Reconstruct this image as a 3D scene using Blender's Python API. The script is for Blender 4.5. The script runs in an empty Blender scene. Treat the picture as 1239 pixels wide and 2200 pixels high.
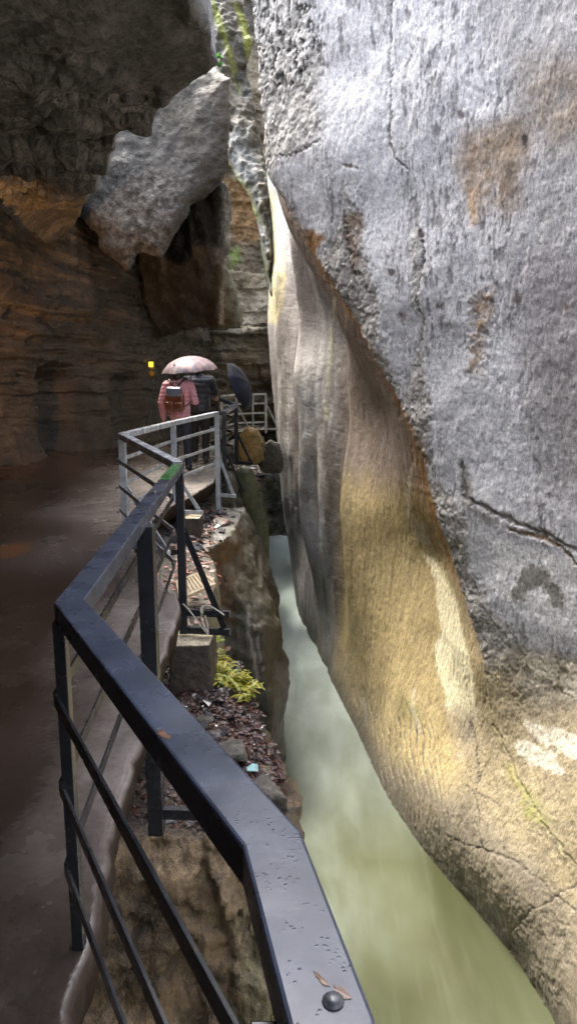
import bpy, bmesh, math, random
import numpy as np
from mathutils import Vector, Matrix, Euler
from mathutils.bvhtree import BVHTree

random.seed(7)
R = math.radians
scene = bpy.context.scene
COL = scene.collection

# ------------------------------------------------------------------ camera survey
CAM = np.array([0.0, 0.0, 1.65]); PITCH = R(10.1); FPX = 1486.0
CP, SP = math.cos(PITCH), math.sin(PITCH)
ZW = -4.0                                   # river level

def ray(px, py):
    u = (px - 619.5) / FPX; v = (1100.0 - py) / FPX
    return np.array([u, CP + v * SP, -SP + v * CP])
def at_y(px, py, Y):
    d = ray(px, py); return CAM + d * (Y / d[1])
def at_z(px, py, Z):
    d = ray(px, py); return CAM + d * ((Z - CAM[2]) / d[2])
def to_px(P):
    """where surveyed world points lie on the photograph (for tracing stains onto rock)"""
    q = P - CAM
    dep = q[:, 1] * CP - q[:, 2] * SP
    dep = np.where(dep < 0.05, 0.05, dep)
    up = q[:, 1] * SP + q[:, 2] * CP
    return 619.5 + FPX * q[:, 0] / dep, 1100.0 - FPX * up / dep

cam_d = bpy.data.cameras.new('camera'); cam = bpy.data.objects.new('camera', cam_d); COL.objects.link(cam)
cam.location = CAM; cam.rotation_euler = (math.pi / 2 - PITCH, 0, 0)
cam_d.sensor_fit = 'VERTICAL'; cam_d.sensor_height = 36; cam_d.lens = 36 * FPX / 2200.0
cam_d.clip_start = 0.02; cam_d.clip_end = 500
scene.camera = cam

# ------------------------------------------------------------------ noise (vectorised)
def _hash(ix, iy, iz, k=0):
    h = (ix.astype(np.int64) * 374761393 + iy.astype(np.int64) * 668265263 + iz.astype(np.int64) * 2147483647 + k * 1274126177) & 0xFFFFFFFF
    h = ((h ^ (h >> 13)) * 1274126177) & 0xFFFFFFFF
    h = ((h ^ (h >> 16)) * 2246822519) & 0xFFFFFFFF
    h = h ^ (h >> 15)
    return (h & 0xFFFFFF).astype(np.float32) / 16777216.0
def vnoise(P, k=0):
    i = np.floor(P).astype(np.int64); f = (P - i).astype(np.float32)
    w = f * f * f * (f * (f * 6 - 15) + 10)
    r = 0
    for dx in (0, 1):
        wx = w[:, 0] if dx else 1 - w[:, 0]
        for dy in (0, 1):
            wy = w[:, 1] if dy else 1 - w[:, 1]
            for dz in (0, 1):
                wz = w[:, 2] if dz else 1 - w[:, 2]
                r = r + wx * wy * wz * _hash(i[:, 0] + dx, i[:, 1] + dy, i[:, 2] + dz, k)
    return r * 2 - 1
def fbm(P, scale=1.0, octs=4, k=0, gain=0.5, ani=(1, 1, 1), ridge=False):
    Q = np.asarray(P, dtype=np.float64) * np.array(ani) * scale
    a, s, t = 1.0, 0, 0
    for o in range(octs):
        n = vnoise(Q + 17.3 * o, k + o)
        if ridge: n = 1 - 2 * np.abs(n)
        s = s + a * n; t += a; a *= gain
        Q = Q * 2.03
    return s / t
def worley(P, k=0):
    """F1, F2, id-random of the nearest cell"""
    i = np.floor(P).astype(np.int64); n = len(P)
    f1 = np.full(n, 9.0, np.float32); f2 = np.full(n, 9.0, np.float32); idr = np.zeros(n, np.float32)
    for dx in (-1, 0, 1):
        for dy in (-1, 0, 1):
            for dz in (-1, 0, 1):
                c = i + np.array([dx, dy, dz])
                q = np.stack([_hash(c[:, 0], c[:, 1], c[:, 2], k + j) for j in range(3)], 1)
                d = np.sqrt((((c + q) - P) ** 2).sum(1)).astype(np.float32)
                better = d < f1
                f2 = np.where(better, f1, np.minimum(f2, d))
                idr = np.where(better, _hash(c[:, 0], c[:, 1], c[:, 2], k + 9), idr)
                f1 = np.where(better, d, f1)
    return f1, f2, idr
def sst(a, b, x):
    t = np.clip((x - a) / (b - a), 0, 1); return t * t * (3 - 2 * t)

# ------------------------------------------------------------------ polygons / strokes on the survey picture
def inpoly(px, py, poly):
    p = np.asarray(poly, float); r = np.zeros(px.shape, bool)
    bb = (px >= p[:, 0].min()) & (px <= p[:, 0].max()) & (py >= p[:, 1].min()) & (py <= p[:, 1].max())
    idx = np.nonzero(bb)[0]
    if len(idx) == 0: return r
    x, y = px[idx], py[idx]; c = np.zeros(len(idx), bool)
    j = len(p) - 1
    for i in range(len(p)):
        xi, yi, xj, yj = *p[i], *p[j]
        if yi != yj:
            c ^= ((yi > y) != (yj > y)) & (x < (xj - xi) * (y - yi) / (yj - yi) + xi)
        j = i
    r[idx] = c; return r
def dseg(px, py, line):
    p = np.asarray(line, float); d = np.full(px.shape, 1e9)
    for a, b in zip(p[:-1], p[1:]):
        ab = b - a; L = (ab ** 2).sum() + 1e-9
        t = np.clip(((px - a[0]) * ab[0] + (py - a[1]) * ab[1]) / L, 0, 1)
        d = np.minimum(d, np.hypot(px - a[0] - t * ab[0], py - a[1] - t * ab[1]))
    return d
def soft(px, py, poly, w):
    """1 inside, falling to 0 over w pixels across the outline"""
    p = np.asarray(poly, float)
    m = np.zeros(px.shape)
    bb = (px >= p[:, 0].min() - w) & (px <= p[:, 0].max() + w) & (py >= p[:, 1].min() - w) & (py <= p[:, 1].max() + w)
    idx = np.nonzero(bb)[0]
    if len(idx) == 0: return m
    x, y = px[idx], py[idx]
    s = np.where(inpoly(x, y, p), 1, -1) * dseg(x, y, list(p) + [p[0]])
    m[idx] = sst(-w, w, s); return m

# ------------------------------------------------------------------ thin plate spline
class TPS:
    def __init__(s, X, v, lam=1e-3):
        s.X = np.asarray(X, float); n = len(s.X)
        K = s.U(np.linalg.norm(s.X[:, None] - s.X[None], axis=2)) + lam * np.eye(n)
        Pm = np.hstack([np.ones((n, 1)), s.X]); A = np.zeros((n + 3, n + 3))
        A[:n, :n] = K; A[:n, n:] = Pm; A[n:, :n] = Pm.T
        s.w = np.linalg.solve(A, np.concatenate([np.asarray(v, float), np.zeros(3)]))
    @staticmethod
    def U(r): return np.where(r > 1e-9, r * r * np.log(np.maximum(r, 1e-9)), 0)
    def __call__(s, X):
        out = np.zeros(len(X)); n = len(s.X)
        for i in range(0, len(X), 40000):
            x = X[i:i + 40000]
            out[i:i + 40000] = s.U(np.linalg.norm(x[:, None] - s.X[None], axis=2)) @ s.w[:n] + s.w[n] + x @ s.w[n + 1:]
        return out

# ------------------------------------------------------------------ objects
def tag(o, label=None, cat=None, group=None, kind=None):
    if label: o['label'] = label
    if cat: o['category'] = cat
    if group: o['group'] = group
    if kind: o['kind'] = kind
    return o
def thing(name, label, cat, loc=(0, 0, 0), group=None):
    o = bpy.data.objects.new(name, None); COL.objects.link(o); o.location = loc; o.empty_display_size = .1
    return tag(o, label, cat, group)
def link(name, me, mat=None, parent=None):
    o = bpy.data.objects.new(name, me); COL.objects.link(o)
    if mat is not None:
        me.materials.clear(); me.materials.append(mat)
    if parent is not None:
        o.parent = parent; o.matrix_parent_inverse = Matrix.Translation(-Vector(parent.location))
    return o
def np_mesh(name, V, F, col=None, smooth=True, attrs=None):
    me = bpy.data.meshes.new(name)
    V = np.asarray(V, np.float32); F = np.asarray(F, np.int32)
    me.vertices.add(len(V)); me.vertices.foreach_set('co', V.ravel())
    k = F.shape[1]
    me.loops.add(F.size); me.loops.foreach_set('vertex_index', F.ravel())
    me.polygons.add(len(F)); me.polygons.foreach_set('loop_start', np.arange(0, F.size, k, dtype=np.int32))
    me.polygons.foreach_set('use_smooth', np.full(len(F), smooth))
    me.update(calc_edges=True)
    if col is not None:
        at = me.color_attributes.new('rock_colour', 'FLOAT_COLOR', 'POINT')
        c = np.ones((len(V), 4), np.float32); c[:, :3] = np.clip(col, 0, 1); at.data.foreach_set('color', c.ravel())
    for nme, val in (attrs or {}).items():
        at = me.attributes.new(nme, 'FLOAT', 'POINT'); at.data.foreach_set('value', np.asarray(val, np.float32))
    return me
def grid_faces(n, m):
    a = np.arange(n * m).reshape(n, m)
    return np.stack([a[:-1, :-1], a[1:, :-1], a[1:, 1:], a[:-1, 1:]], -1).reshape(-1, 4)
def mesh_np(me):
    V = np.empty(len(me.vertices) * 3, np.float32); me.vertices.foreach_get('co', V); return V.reshape(-1, 3).astype(float)
def vnormals(me):
    N = np.empty(len(me.vertices) * 3, np.float32); me.vertex_normals.foreach_get('vector', N); return N.reshape(-1, 3).astype(float)
def set_co(me, V):
    me.vertices.foreach_set('co', np.asarray(V, np.float32).ravel()); me.update()
def set_col(me, col, attrs=None):
    at = me.color_attributes.get('rock_colour') or me.color_attributes.new('rock_colour', 'FLOAT_COLOR', 'POINT')
    c = np.ones((len(me.vertices), 4), np.float32); c[:, :3] = np.clip(col, 0, 1); at.data.foreach_set('color', c.ravel())
    for nme, val in (attrs or {}).items():
        a2 = me.attributes.new(nme, 'FLOAT', 'POINT'); a2.data.foreach_set('value', np.asarray(val, np.float32))
def evaluated(o):
    dg = bpy.context.evaluated_depsgraph_get()
    me = bpy.data.meshes.new_from_object(o.evaluated_get(dg)); return me
def hulls_mesh(hulls, voxel, smooth_it=2):
    """union of convex hulls -> one watertight, evenly meshed rock"""
    bm = bmesh.new()
    for pts in hulls:
        vs = [bm.verts.new(p) for p in pts]
        r = bmesh.ops.convex_hull(bm, input=vs)
        junk = list({e for e in r['geom_interior'] + r['geom_unused'] if isinstance(e, bmesh.types.BMVert)})
        if junk: bmesh.ops.delete(bm, geom=junk, context='VERTS')
    me = bpy.data.meshes.new('tmp'); bm.to_mesh(me); bm.free()
    o = bpy.data.objects.new('tmp', me); COL.objects.link(o)
    md = o.modifiers.new('r', 'REMESH'); md.mode = 'VOXEL'; md.voxel_size = voxel
    if smooth_it:
        s = o.modifiers.new('s', 'SMOOTH'); s.iterations = smooth_it; s.factor = .5
    bpy.context.view_layer.update()
    out = evaluated(o); bpy.data.objects.remove(o); bpy.data.meshes.remove(me)
    out.polygons.foreach_set('use_smooth', np.full(len(out.polygons), True))
    return out

# ------------------------------------------------------------------ shader helpers
class NT:
    def __init__(s, name):
        s.m = bpy.data.materials.new(name); s.m.use_nodes = True; s.t = s.m.node_tree; s.t.nodes.clear()
        s.out = s.n('ShaderNodeOutputMaterial'); s.p = s.n('ShaderNodeBsdfPrincipled'); s.l(s.p.outputs[0], s.out.inputs[0])
    def n(s, typ, **kw):
        x = s.t.nodes.new(typ)
        for k, v in kw.items(): setattr(x, k, v)
        return x
    def l(s, a, b): s.t.links.new(a, b)
    def set(s, **kw):
        for k, v in kw.items():
            i = s.p.inputs[k.replace('_', ' ')]
            if hasattr(v, 'is_output') or isinstance(v, bpy.types.NodeSocket): s.l(v, i)
            else: i.default_value = (*v, 1) if isinstance(v, tuple) and len(v) == 3 and i.type == 'RGBA' else v
    def coord(s, scale=(1, 1, 1), rot=(0, 0, 0)):
        tc = s.n('ShaderNodeTexCoord'); mp = s.n('ShaderNodeMapping')
        mp.inputs['Scale'].default_value = scale; mp.inputs['Rotation'].default_value = rot
        s.l(tc.outputs['Object'], mp.inputs[0]); return mp.outputs[0]
    def noise(s, vec, scale, detail=5, rough=.6, dist=0):
        x = s.n('ShaderNodeTexNoise'); x.inputs['Scale'].default_value = scale; x.inputs['Detail'].default_value = detail
        x.inputs['Roughness'].default_value = rough; x.inputs['Distortion'].default_value = dist
        s.l(vec, x.inputs['Vector']); return x.outputs['Fac']
    def vor(s, vec, scale, feature='F1', out='Distance'):
        x = s.n('ShaderNodeTexVoronoi', feature=feature); x.inputs['Scale'].default_value = scale
        s.l(vec, x.inputs['Vector']); return x.outputs[out]
    def ramp(s, fac, stops):
        x = s.n('ShaderNodeValToRGB'); cr = x.color_ramp
        while len(cr.elements) < len(stops): cr.elements.new(.5)
        for e, (p, c) in zip(cr.elements, stops):
            e.position = p; e.color = (c, c, c, 1) if isinstance(c, (int, float)) else (*c, 1)
        s.l(fac, x.inputs[0]); return x.outputs[0]
    def mix(s, fac, a, b, mode='MIX'):
        x = s.n('ShaderNodeMix', data_type='RGBA', blend_type=mode)
        for v, i in ((fac, 0), (a, 6), (b, 7)):
            if isinstance(v, bpy.types.NodeSocket): s.l(v, x.inputs[i])
            else: x.inputs[i].default_value = v if i == 0 else (*v, 1)
        x.clamp_result = False
        return x.outputs[2]
    def math(s, op, a, b=0.0):
        x = s.n('ShaderNodeMath', operation=op)
        for v, i in ((a, 0), (b, 1)):
            if isinstance(v, bpy.types.NodeSocket): s.l(v, x.inputs[i])
            else: x.inputs[i].default_value = v
        return x.outputs[0]
    def bump(s, h, strength, dist, prev=None):
        x = s.n('ShaderNodeBump'); x.inputs['Strength'].default_value = strength; x.inputs['Distance'].default_value = dist
        s.l(h, x.inputs['Height'])
        if prev is not None: s.l(prev, x.inputs['Normal'])
        return x.outputs[0]
    def attr(s, name):
        x = s.n('ShaderNodeAttribute', attribute_name=name); return x

def rock_mat(name, fine=60, ani=(1, 1, 1), rot=(0, 0, 0), bump=.6, dist=.02, rough=(.5, .85), vary=(.72, 1.25), pits=True, spec=.35, crisp=.8):
    """rock whose base colour is stored per vertex; grain, cracks and wetness are procedural"""
    m = NT(name); v = m.coord(ani, rot); vi = m.coord()
    c = m.attr('rock_colour').outputs['Color']
    n1 = m.noise(v, fine * .12, 8, .65); n2 = m.noise(v, fine, 6, .7); n3 = m.noise(vi, fine * 2.4, 3, .7)
    k = m.ramp(n1, [(.3, vary[0]), (.5, 1.0), (.72, vary[1])])
    c2 = m.mix(1.0, c, k, 'MULTIPLY')
    g = m.ramp(n2, [(.36, .5), (.48, .98), (.62, 1.3)])
    c3 = m.mix(1.0, c2, g, 'MULTIPLY')
    # hard-edged mineral grain: dark chips, pale crystals, hairline scratches
    dk = m.ramp(m.noise(v, fine * .5, 9, .68, .2), [(.575, 0.0), (.60, 1.0)]); c3 = m.mix(m.math('MULTIPLY', dk, .62 * crisp), c3, (.03, .028, .026))
    lt = m.ramp(m.noise(vi, fine * .75, 9, .7, .1), [(.585, 0.0), (.605, 1.0)]); c3 = m.mix(m.math('MULTIPLY', lt, .8 * crisp), c3, m.mix(1.0, c3, (1.75, 1.75, 1.75), 'MULTIPLY'))
    vs = m.coord((ani[0] * 2.2, ani[1] * 2.2, ani[2] * .45), rot); sc = m.noise(vs, fine * .55, 6, .6); sl = m.ramp(m.math('ABSOLUTE', m.math('SUBTRACT', sc, .5)), [(.004, 1.0), (.012, 0.0)])
    sm = m.ramp(m.noise(vi, fine * .06, 3, .5), [(.48, 0.0), (.56, 1.0)]); c3 = m.mix(m.math('MULTIPLY', m.math('MULTIPLY', sl, sm), .6 * crisp), c3, (.06, .055, .05))
    b = m.bump(dk, bump * .5, dist * -.6); b = m.bump(n1, bump, dist * 2.2, b); b = m.bump(n2, bump, dist * .6, b); b = m.bump(n3, bump * .6, dist * .22, b)
    if pits:
        vo = m.vor(vi, fine * .55); pit = m.ramp(vo, [(.0, 0.0), (.22, 1.0)])
        pm = m.ramp(m.noise(vi, fine * .08, 3, .5), [(.5, 0.0), (.62, 1.0)])
        inv = m.math('MULTIPLY', m.math('SUBTRACT', 1.0, pit), pm)
        c3 = m.mix(m.math('MULTIPLY', inv, .55), c3, (.05, .045, .04))
        b = m.bump(m.math('SUBTRACT', 1.0, inv), bump * .7, dist * .5, b)
    rg = m.ramp(m.noise(vi, 3.1, 4, .6), [(.35, rough[0]), (.65, rough[1])])
    m.set(Base_Color=c3, Roughness=rg, Normal=b); m.p.inputs['Specular IOR Level'].default_value = spec
    return m.m
# ------------------------------------------------------------------ right cliff: x = f(y, z)
def build_right_cliff():
    # the near slab stands almost upright, turned towards the walkway
    p0 = np.array([2.0, 7.6, -.6]); nv = np.array([-.77, -.62, -.06])
    def on_slab(px, py):
        d = ray(px, py); t = ((p0 - CAM) @ nv) / (d @ nv); return CAM + d * t
    slab_edge = [(540,-120),(540,0),(560,200),(577,370),(640,475),(700,590),(800,760),(885,930),(940,1130),(1000,1300)]
    E = np.array([on_slab(*q) for q in slab_edge])
    pts = [(1035,1450,7.35),(1060,1600,7.1),(1239,1500,6.55),(1239,1700,5.95),(1239,1900,5.6),(1140,1650,6.6),
           (1000,1600,7.5),(900,1600,8.3),(820,1600,9.5),(950,1750,7.3),(1100,1900,6.0),
           (930,1200,8.9),(830,900,10.2),(760,800,11.4),(735,700,12.4),(800,1100,10.5),(760,1300,11.5),(850,1350,9.7),(935,1400,8.5),(880,1500,8.8),(770,1500,11.2),(800,1250,10.6),
           (660,600,15),(640,500,16.5),(600,450,19),(585,600,20),(582,700,20),(590,800,20),(650,800,15),(620,800,17.5),(650,1000,15.3),(620,1000,18),(665,1200,15.5),
           (635,1250,18.2),(690,1400,14),(600,900,20),(612,1120,21),(577,400,20)]
    W = [at_y(*p) for p in pts]
    W += [at_z(x, y, ZW) for x, y in [(1190,2200),(1100,2050),(1000,1930),(890,1800),(820,1690),(770,1580),(745,1530),(700,1440),(650,1330),(632,1240)]]
    W += list(E) + [on_slab(*q) for q in [(700,-150),(950,-150),(1250,-150),(750,150),(1000,150),(1250,150),(850,450),(1050,450),(1250,450),(950,750),(1100,750),(1250,750),(1050,1000),(1250,1000),(1120,1220),(1250,1220),(1400,300),(1400,800),(1400,1200)]]
    W += [np.array(q) for q in [(3.5,4.6,z) for z in (-1, 0, 1.5, 3, 4.5)] + [(3.1,2.5,z) for z in (-1, 1, 3)] + [(2.8,1,z) for z in (-1, 1, 3)] +
         [(2.6,4,-2.6),(2.3,4,-4),(2.5,1,-2.5),(2.3,1,-4),(-.7,20,12),(-.9,24,12),(.0,14,9),(.3,14,6)]]
    W = np.array(W)
    sp = TPS(np.stack([np.log(W[:, 1]) * 3.2, W[:, 2] * .55], 1), W[:, 0], 8e-3)
    # sampling: geometric along the gorge, denser at the slab's edge
    y1 = np.concatenate([np.linspace(-7, .8, 24, endpoint=False), np.linspace(.8, 5.3, 90, endpoint=False)]); y2 = np.linspace(5.3, 8.0, 420, endpoint=False); y3 = np.linspace(8.0, 11.0, 330, endpoint=False); y4 = np.geomspace(11.0, 26, 240)
    ys = np.concatenate([y1, y2, y3, y4]); nz = 860
    s = np.linspace(0, 1, nz)
    Yg = np.repeat(ys[:, None], nz, 1); zt = np.maximum(1.65 + .5 * ys + 1.2, 4.4)
    Zg = (ZW - .5) + s[None] * (zt[:, None] - (ZW - .5))
    Y, Z = Yg.ravel(), Zg.ravel()
    X = sp(np.stack([np.log(np.maximum(Y, .8)) * 3.2, Z * .55], 1)) - .05 * np.minimum(Y - .8, 0)
    P0 = np.stack([X, Y, Z], 1)
    # slab edge: the near sheet breaks off and the face behind is set back
    o_ = np.argsort(E[:, 2]); ez = [-4.6, -2.2, -1.6] + list(E[o_, 2]); ey = [7.0, 7.1, 7.3] + list(E[o_, 1])
    q = np.stack([Z * 0, Z * 0, Z], 1)
    ye = np.interp(Z, ez, ey) + .09 * fbm(q, 2.1, 5, 3, .6)
    amp = np.interp(Z, [-2.4, -1.4, -.5, .8, 3, 7], [0, .03, .22, .34, .45, .6])
    X = X + amp * sst(0, .07, Y - ye) * np.exp(-np.maximum(Y - ye - .1, 0) / .75)
    lip = np.exp(-((Y - ye + .12) / .16) ** 2) * amp; X = X - .04 * lip
    X = X + .22 * np.maximum(Y - 20.8, 0) ** 2
    # fluting of the far column and the crease beside it
    yq = Y + .35 * fbm(P0, .35, 3, 11)
    col = sst(12.4, 13.4, Y)
    low_k = sst(-3.9, -1.0, Z)
    X = X + .22 * low_k * np.exp(-((yq - 12.7 - .05 * (Z - 1)) / .42) ** 2) * sst(6.5, 3.5, Z)
    X = X - low_k * col * (.26 * np.exp(-((yq - 14.6) / .5) ** 2) - .22 * np.exp(-((yq - 16.1) / .45) ** 2) + .26 * np.exp(-((yq - 17.6) / .7) ** 2)) * sst(9, 5, Z)
    X = X + col * .13 * fbm(P0, .8, 4, 21, ani=(1, 1, .28))
    # survey pixels of every vertex, for stains
    P = np.stack([X, Y, Z], 1)
    px, py = to_px(P)
    n1 = fbm(P, 2.2, 5, 31, .6); n2 = fbm(P, 2.2, 5, 41, .6)
    nf = fbm(P, 16, 4, 51, .65); nf2 = fbm(P, 30, 3, 55, .7)
    wx, wy = px + 16 * n1 + 7 * nf, py + 16 * n2 + 9 * nf2
    ex, ey2 = px + 6 * n1 + 5 * nf, py + 6 * n2 + 5 * nf2
    streak = fbm(P, 3.4, 5, 61, .6, ani=(1, 1, .12))
    N = len(P)
    colr = np.empty((N, 3)); rough = np.zeros(N)
    def put(mask, c, k=1.0):
        m = (mask * k)[:, None]; colr[:] = colr * (1 - m) + np.array(c) * m
    near = Y < ye + .02
    # --- base of the near sheet: lavender-grey coat
    colr[:] = (.44, .435, .45)
    put(sst(-.2, .5, n1), (.47, .465, .48), .8)
    put(sst(.1, .6, streak), (.36, .355, .37), .6)
    put(sst(.15, .5, nf) * .8, (.53, .53, .55))
    fleck = fbm(P, 17, 4, 63, .6, ani=(1, 1, .4)); put(sst(.2, .27, fleck), (.17, .165, .17), .8)
    scr = fbm(P, 26, 3, 65, .6, ani=(1, 1, .12)); put(sst(.26, .34, scr), (.22, .215, .22), .7)
    # right-hand side darker, greyer, smoother skin
    dk = soft(wx, wy, [(960,-60),(1330,-60),(1330,1060),(1170,1050),(1140,900),(1130,760),(1150,640),(1120,520),(1140,330),(1110,200),(1060,110)], 60)
    put(dk, (.27, .262, .262), .85)
    put(soft(wx, wy, [(1130,140),(1330,110),(1330,300),(1180,320),(1120,260)], 60) * sst(-.7, .3, n1 + .4 * nf), (.25, .19, .13), .75)
    put(soft(wx, wy, [(1090,560),(1260,560),(1260,900),(1150,880)], 60), (.22, .20, .205), .6)
    # crumbly strip along the slab's broken edge
    edge = [(545,-40),(590,120),(575,380),(640,470),(700,590),(800,760),(885,930),(940,1130),(1000,1300),(1035,1450)]
    strip = soft(wx, wy, [(520,-60),(640,-60),(655,60),(690,130),(690,290),(600,350),(560,390),(480,300)], 25)
    strip = np.maximum(strip, soft(wx, wy, [(690,590),(700,520),(735,480),(745,380),(775,390),(780,520),(800,600),(825,700),(850,860),(900,900),(905,1010),(985,1080),(1000,1180),(1060,1330),(1110,1390),(1239,1420),(1239,1500),(1100,1520),(1030,1450),(990,1300),(930,1120),(880,930),(790,760)], 18))
    strip = np.maximum(strip, soft(wx, wy, [(880,520),(905,480),(910,560),(905,700),(905,800),(925,900),(920,1000),(890,1000),(870,860),(895,680)], 12) * .9)
    strip = strip * near
    put(strip, (.29, .275, .25), .92)
    put(strip * sst(.05, .4, nf), (.5, .485, .46), .75)
    put(strip * sst(-.2, -.5, nf2), (.15, .135, .12), .8)
    rough = np.maximum(rough, strip * .7)
    # top left: black pitting
    pit = soft(wx, wy, [(540,-40),(660,-40),(690,100),(660,190),(560,200),(530,120)], 25) * near
    put(pit * sst(.06, .16, fbm(P, 22, 3, 77, ani=(1, 1, .6))), (.03, .028, .026), .92)
    # white coat patches
    for poly in ([(690,150),(840,100),(860,330),(830,560),(870,700),(850,850),(830,760),(800,620),(770,480),(740,360),(700,300)],
                 [(920,760),(1080,720),(1130,900),(1150,1100),(1010,1090),(960,1000),(925,900)],
                 [(1000,1130),(1239,1190),(1239,1370),(1160,1350),(1060,1300),(1010,1240)],
                 [(600,330),(700,380),(690,560),(640,450)], [(640,540),(690,560),(680,610),(650,590)]):
        put(soft(wx, wy, poly, 12) * near * sst(-.75, -.25, nf), (.49, .49, .51), .88)
    put(soft(wx, wy, [(1040,1150),(1239,1200),(1239,1380),(1175,1355),(1120,1300),(1055,1260)], 10), (.66, .655, .65), .85)
    for poly in ([(1120,1220),(1160,1215),(1190,1250),(1200,1290),(1170,1280),(1150,1260),(1120,1300),(1090,1285),(1110,1260)], [(1180,1270),(1215,1290),(1205,1320),(1180,1300)]):
        put(soft(px + 16 * nf + 14 * n1, py + 14 * nf2 + 14 * n2, poly, 4), (.2, .185, .16), .9)
    # --- the smooth face behind the slab
    tan_poly = [(700,590),(800,760),(885,930),(940,1130),(1000,1300),(1030,1440),(1040,1560),(900,1800),(820,1700),(740,1480),(748,1380),(720,1200),(700,1000),(706,800),(715,640)]
    beh = np.where(near, 0, 1.0); beh = np.maximum(beh, soft(wx, wy, [(1000,1300),(1030,1440),(1020,1540),(960,1520),(930,1300)], 8))
    low = soft(wx, wy, [(720,1030),(960,1075),(1000,1300),(1040,1440),(1120,1530),(1300,1560),(1300,2300),(600,2300),(690,1400)], 60)  # sunlit lower zone, painted in below as a lighter yellow tone
    put(beh, (.24, .19, .15)); put(beh * sst(0, .5, streak), (.31, .25, .205), .8); put(beh * sst(-.1, -.5, streak), (.17, .135, .11), .7)
    put(low * np.maximum(beh, sst(1380, 1480, wy + 0*wx)), (.42, .33, .165)); put(low * beh * sst(.05, .5, streak), (.50, .395, .20), .7); put(low * beh * sst(.0, -.5, streak), (.33, .255, .13), .6)
    # lower near rock, gritty and beige
    grit = soft(wx, wy, [(1040,1440),(1110,1400),(1300,1430),(1300,2300),(1080,2060),(880,1810),(960,1720),(1010,1600)], 25)
    put(grit, (.27, .225, .14), .9); put(grit * sst(.05, .45, nf), (.35, .29, .18), .7); put(grit * sst(-.1, -.5, nf), (.17, .145, .10), .7)
    rough = np.maximum(rough, grit * .22)
    put(soft(wx, wy, [(1040,1400),(1100,1390),(1239,1430),(1239,1520),(1120,1500)], 20), (.23, .205, .165), .7)
    lowr = soft(wx, wy, [(700,1560),(860,1640),(1020,1730),(1239,1950),(1300,2300),(1000,2050),(850,1760),(760,1600)], 40)
    put(lowr, (.185, .16, .12), .8)
    # pale bare flake
    put(soft(ex, ey2, [(905,1185),(932,1200),(960,1250),(978,1290),(1000,1400),(1012,1440),(1022,1545),(995,1540),(962,1530),(955,1480),(938,1440),(930,1385),(945,1360),(938,1300),(930,1240),(912,1205)], 5), (.80, .72, .48), .97)
    put(soft(ex, ey2, [(902,1120),(915,1135),(927,1165),(920,1175),(906,1150)], 4), (.5, .46, .34), .9)
    put(soft(wx, wy, [(960,1520),(1030,1520),(1030,1620),(980,1640)], 14), (.40, .33, .22), .8)
    put(soft(ex, ey2, [(985,1530),(1015,1525),(1022,1590),(1005,1620)], 8) * sst(-.2, .3, streak), (.2, .18, .15), .7)
    # white scabs low right
    for poly in ([(1120,1440),(1165,1400),(1190,1430),(1175,1460),(1130,1460)], [(1205,1420),(1260,1430),(1260,1500),(1210,1490)], [(1120,1545),(1170,1550),(1260,1580),(1260,1640),(1180,1600),(1140,1575)],
                 [(1110,1590),(1140,1590),(1200,1620),(1215,1660),(1180,1650),(1130,1630)], [(1120,1460),(1160,1470),(1150,1480)]):
        put(soft(px + 22 * n1 + 14 * nf, py + 18 * n2 + 12 * nf2, poly, 5), (.56, .51, .40), .95)
    # vertical furrows of the lowest tan rock
    fur = soft(wx, wy, [(770,1480),(930,1560),(960,1750),(870,1800),(800,1660)], 30)
    fl = np.sin((px + 9 * n1 - .12 * (py - 1600)) * .55)
    put(fur * sst(.35, .9, fl), (.13, .115, .095), .7); X = X + fur * .02 * sst(.3, .95, fl)
    # --- fluted column
    cm = col * (1 - near)
    put(cm * sst(12.6, 13.6, yq), (.44, .42, .40)); put(cm * sst(0, .5, n1), (.56, .54, .52), .7); put(cm * sst(.1, -.4, streak), (.28, .26, .24), .7)
    put(cm * soft(wx, wy, [(640,880),(690,900),(705,1100),(720,1330),(760,1560),(700,1450),(650,1150)], 22) * sst(-.3, .3, n2), (.2, .17, .13), .6)
    put(cm * soft(wx, wy, [(640,1090),(700,1120),(720,1230),(690,1230),(640,1180)], 14), (.46, .44, .44), .6)
    put(cm * soft(ex, ey2, [(575,375),(592,430),(605,520),(612,600),(606,660),(590,700),(575,690),(583,560),(577,460)], 6), (.66, .58, .34), .92)
    put(cm * soft(ex, ey2, [(594,580),(603,600),(600,640),(588,680),(590,620)], 4), (.1, .1, .08), .7)
    put(cm * soft(wx, wy, [(690,880),(712,880),(716,1180),(740,1450),(715,1330),(700,1090)], 7), (.1, .08, .055), .7)
    put(soft(wx, wy, [(600,1270),(650,1300),(745,1480),(765,1560),(700,1450)], 14) * cm, (.13, .125, .12), .7)
    # pale drips near the crease
    for ln, w, c in (([(718,640),(712,720),(705,800),(700,900)], 2.5, (.5, .46, .32)), ([(995,1075),(883,1000),(877,1110),(890,1150)], 0, (0, 0, 0)),
                     ([(905,960),(882,1010),(876,1100),(888,1145),(925,1180)], 2.6, (.48, .43, .33)), ([(893,1120),(905,1150),(930,1190)], 2.2, (.48, .43, .33)),
                     ([(697,1330),(688,1240),(690,1160)], 2, (.4, .37, .33)), ([(887,1480),(885,1520),(900,1570)], 3, (.5, .44, .33)), ([(778,1500),(785,1540),(780,1580)], 2, (.4, .36, .3)),
                     ([(740,900),(735,960)], 1.5, (.36, .33, .3))):
        if w: put(sst(w * 1.8, w * .7, dseg(px + 3 * nf, py + 3 * n1, ln)), c, .85)
    dots = soft(wx, wy, [(725,690),(742,700),(730,780),(718,850),(712,840)], 6) * sst(.2, .4, nf2); put(dots * beh, (.5, .46, .34), .8)
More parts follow.
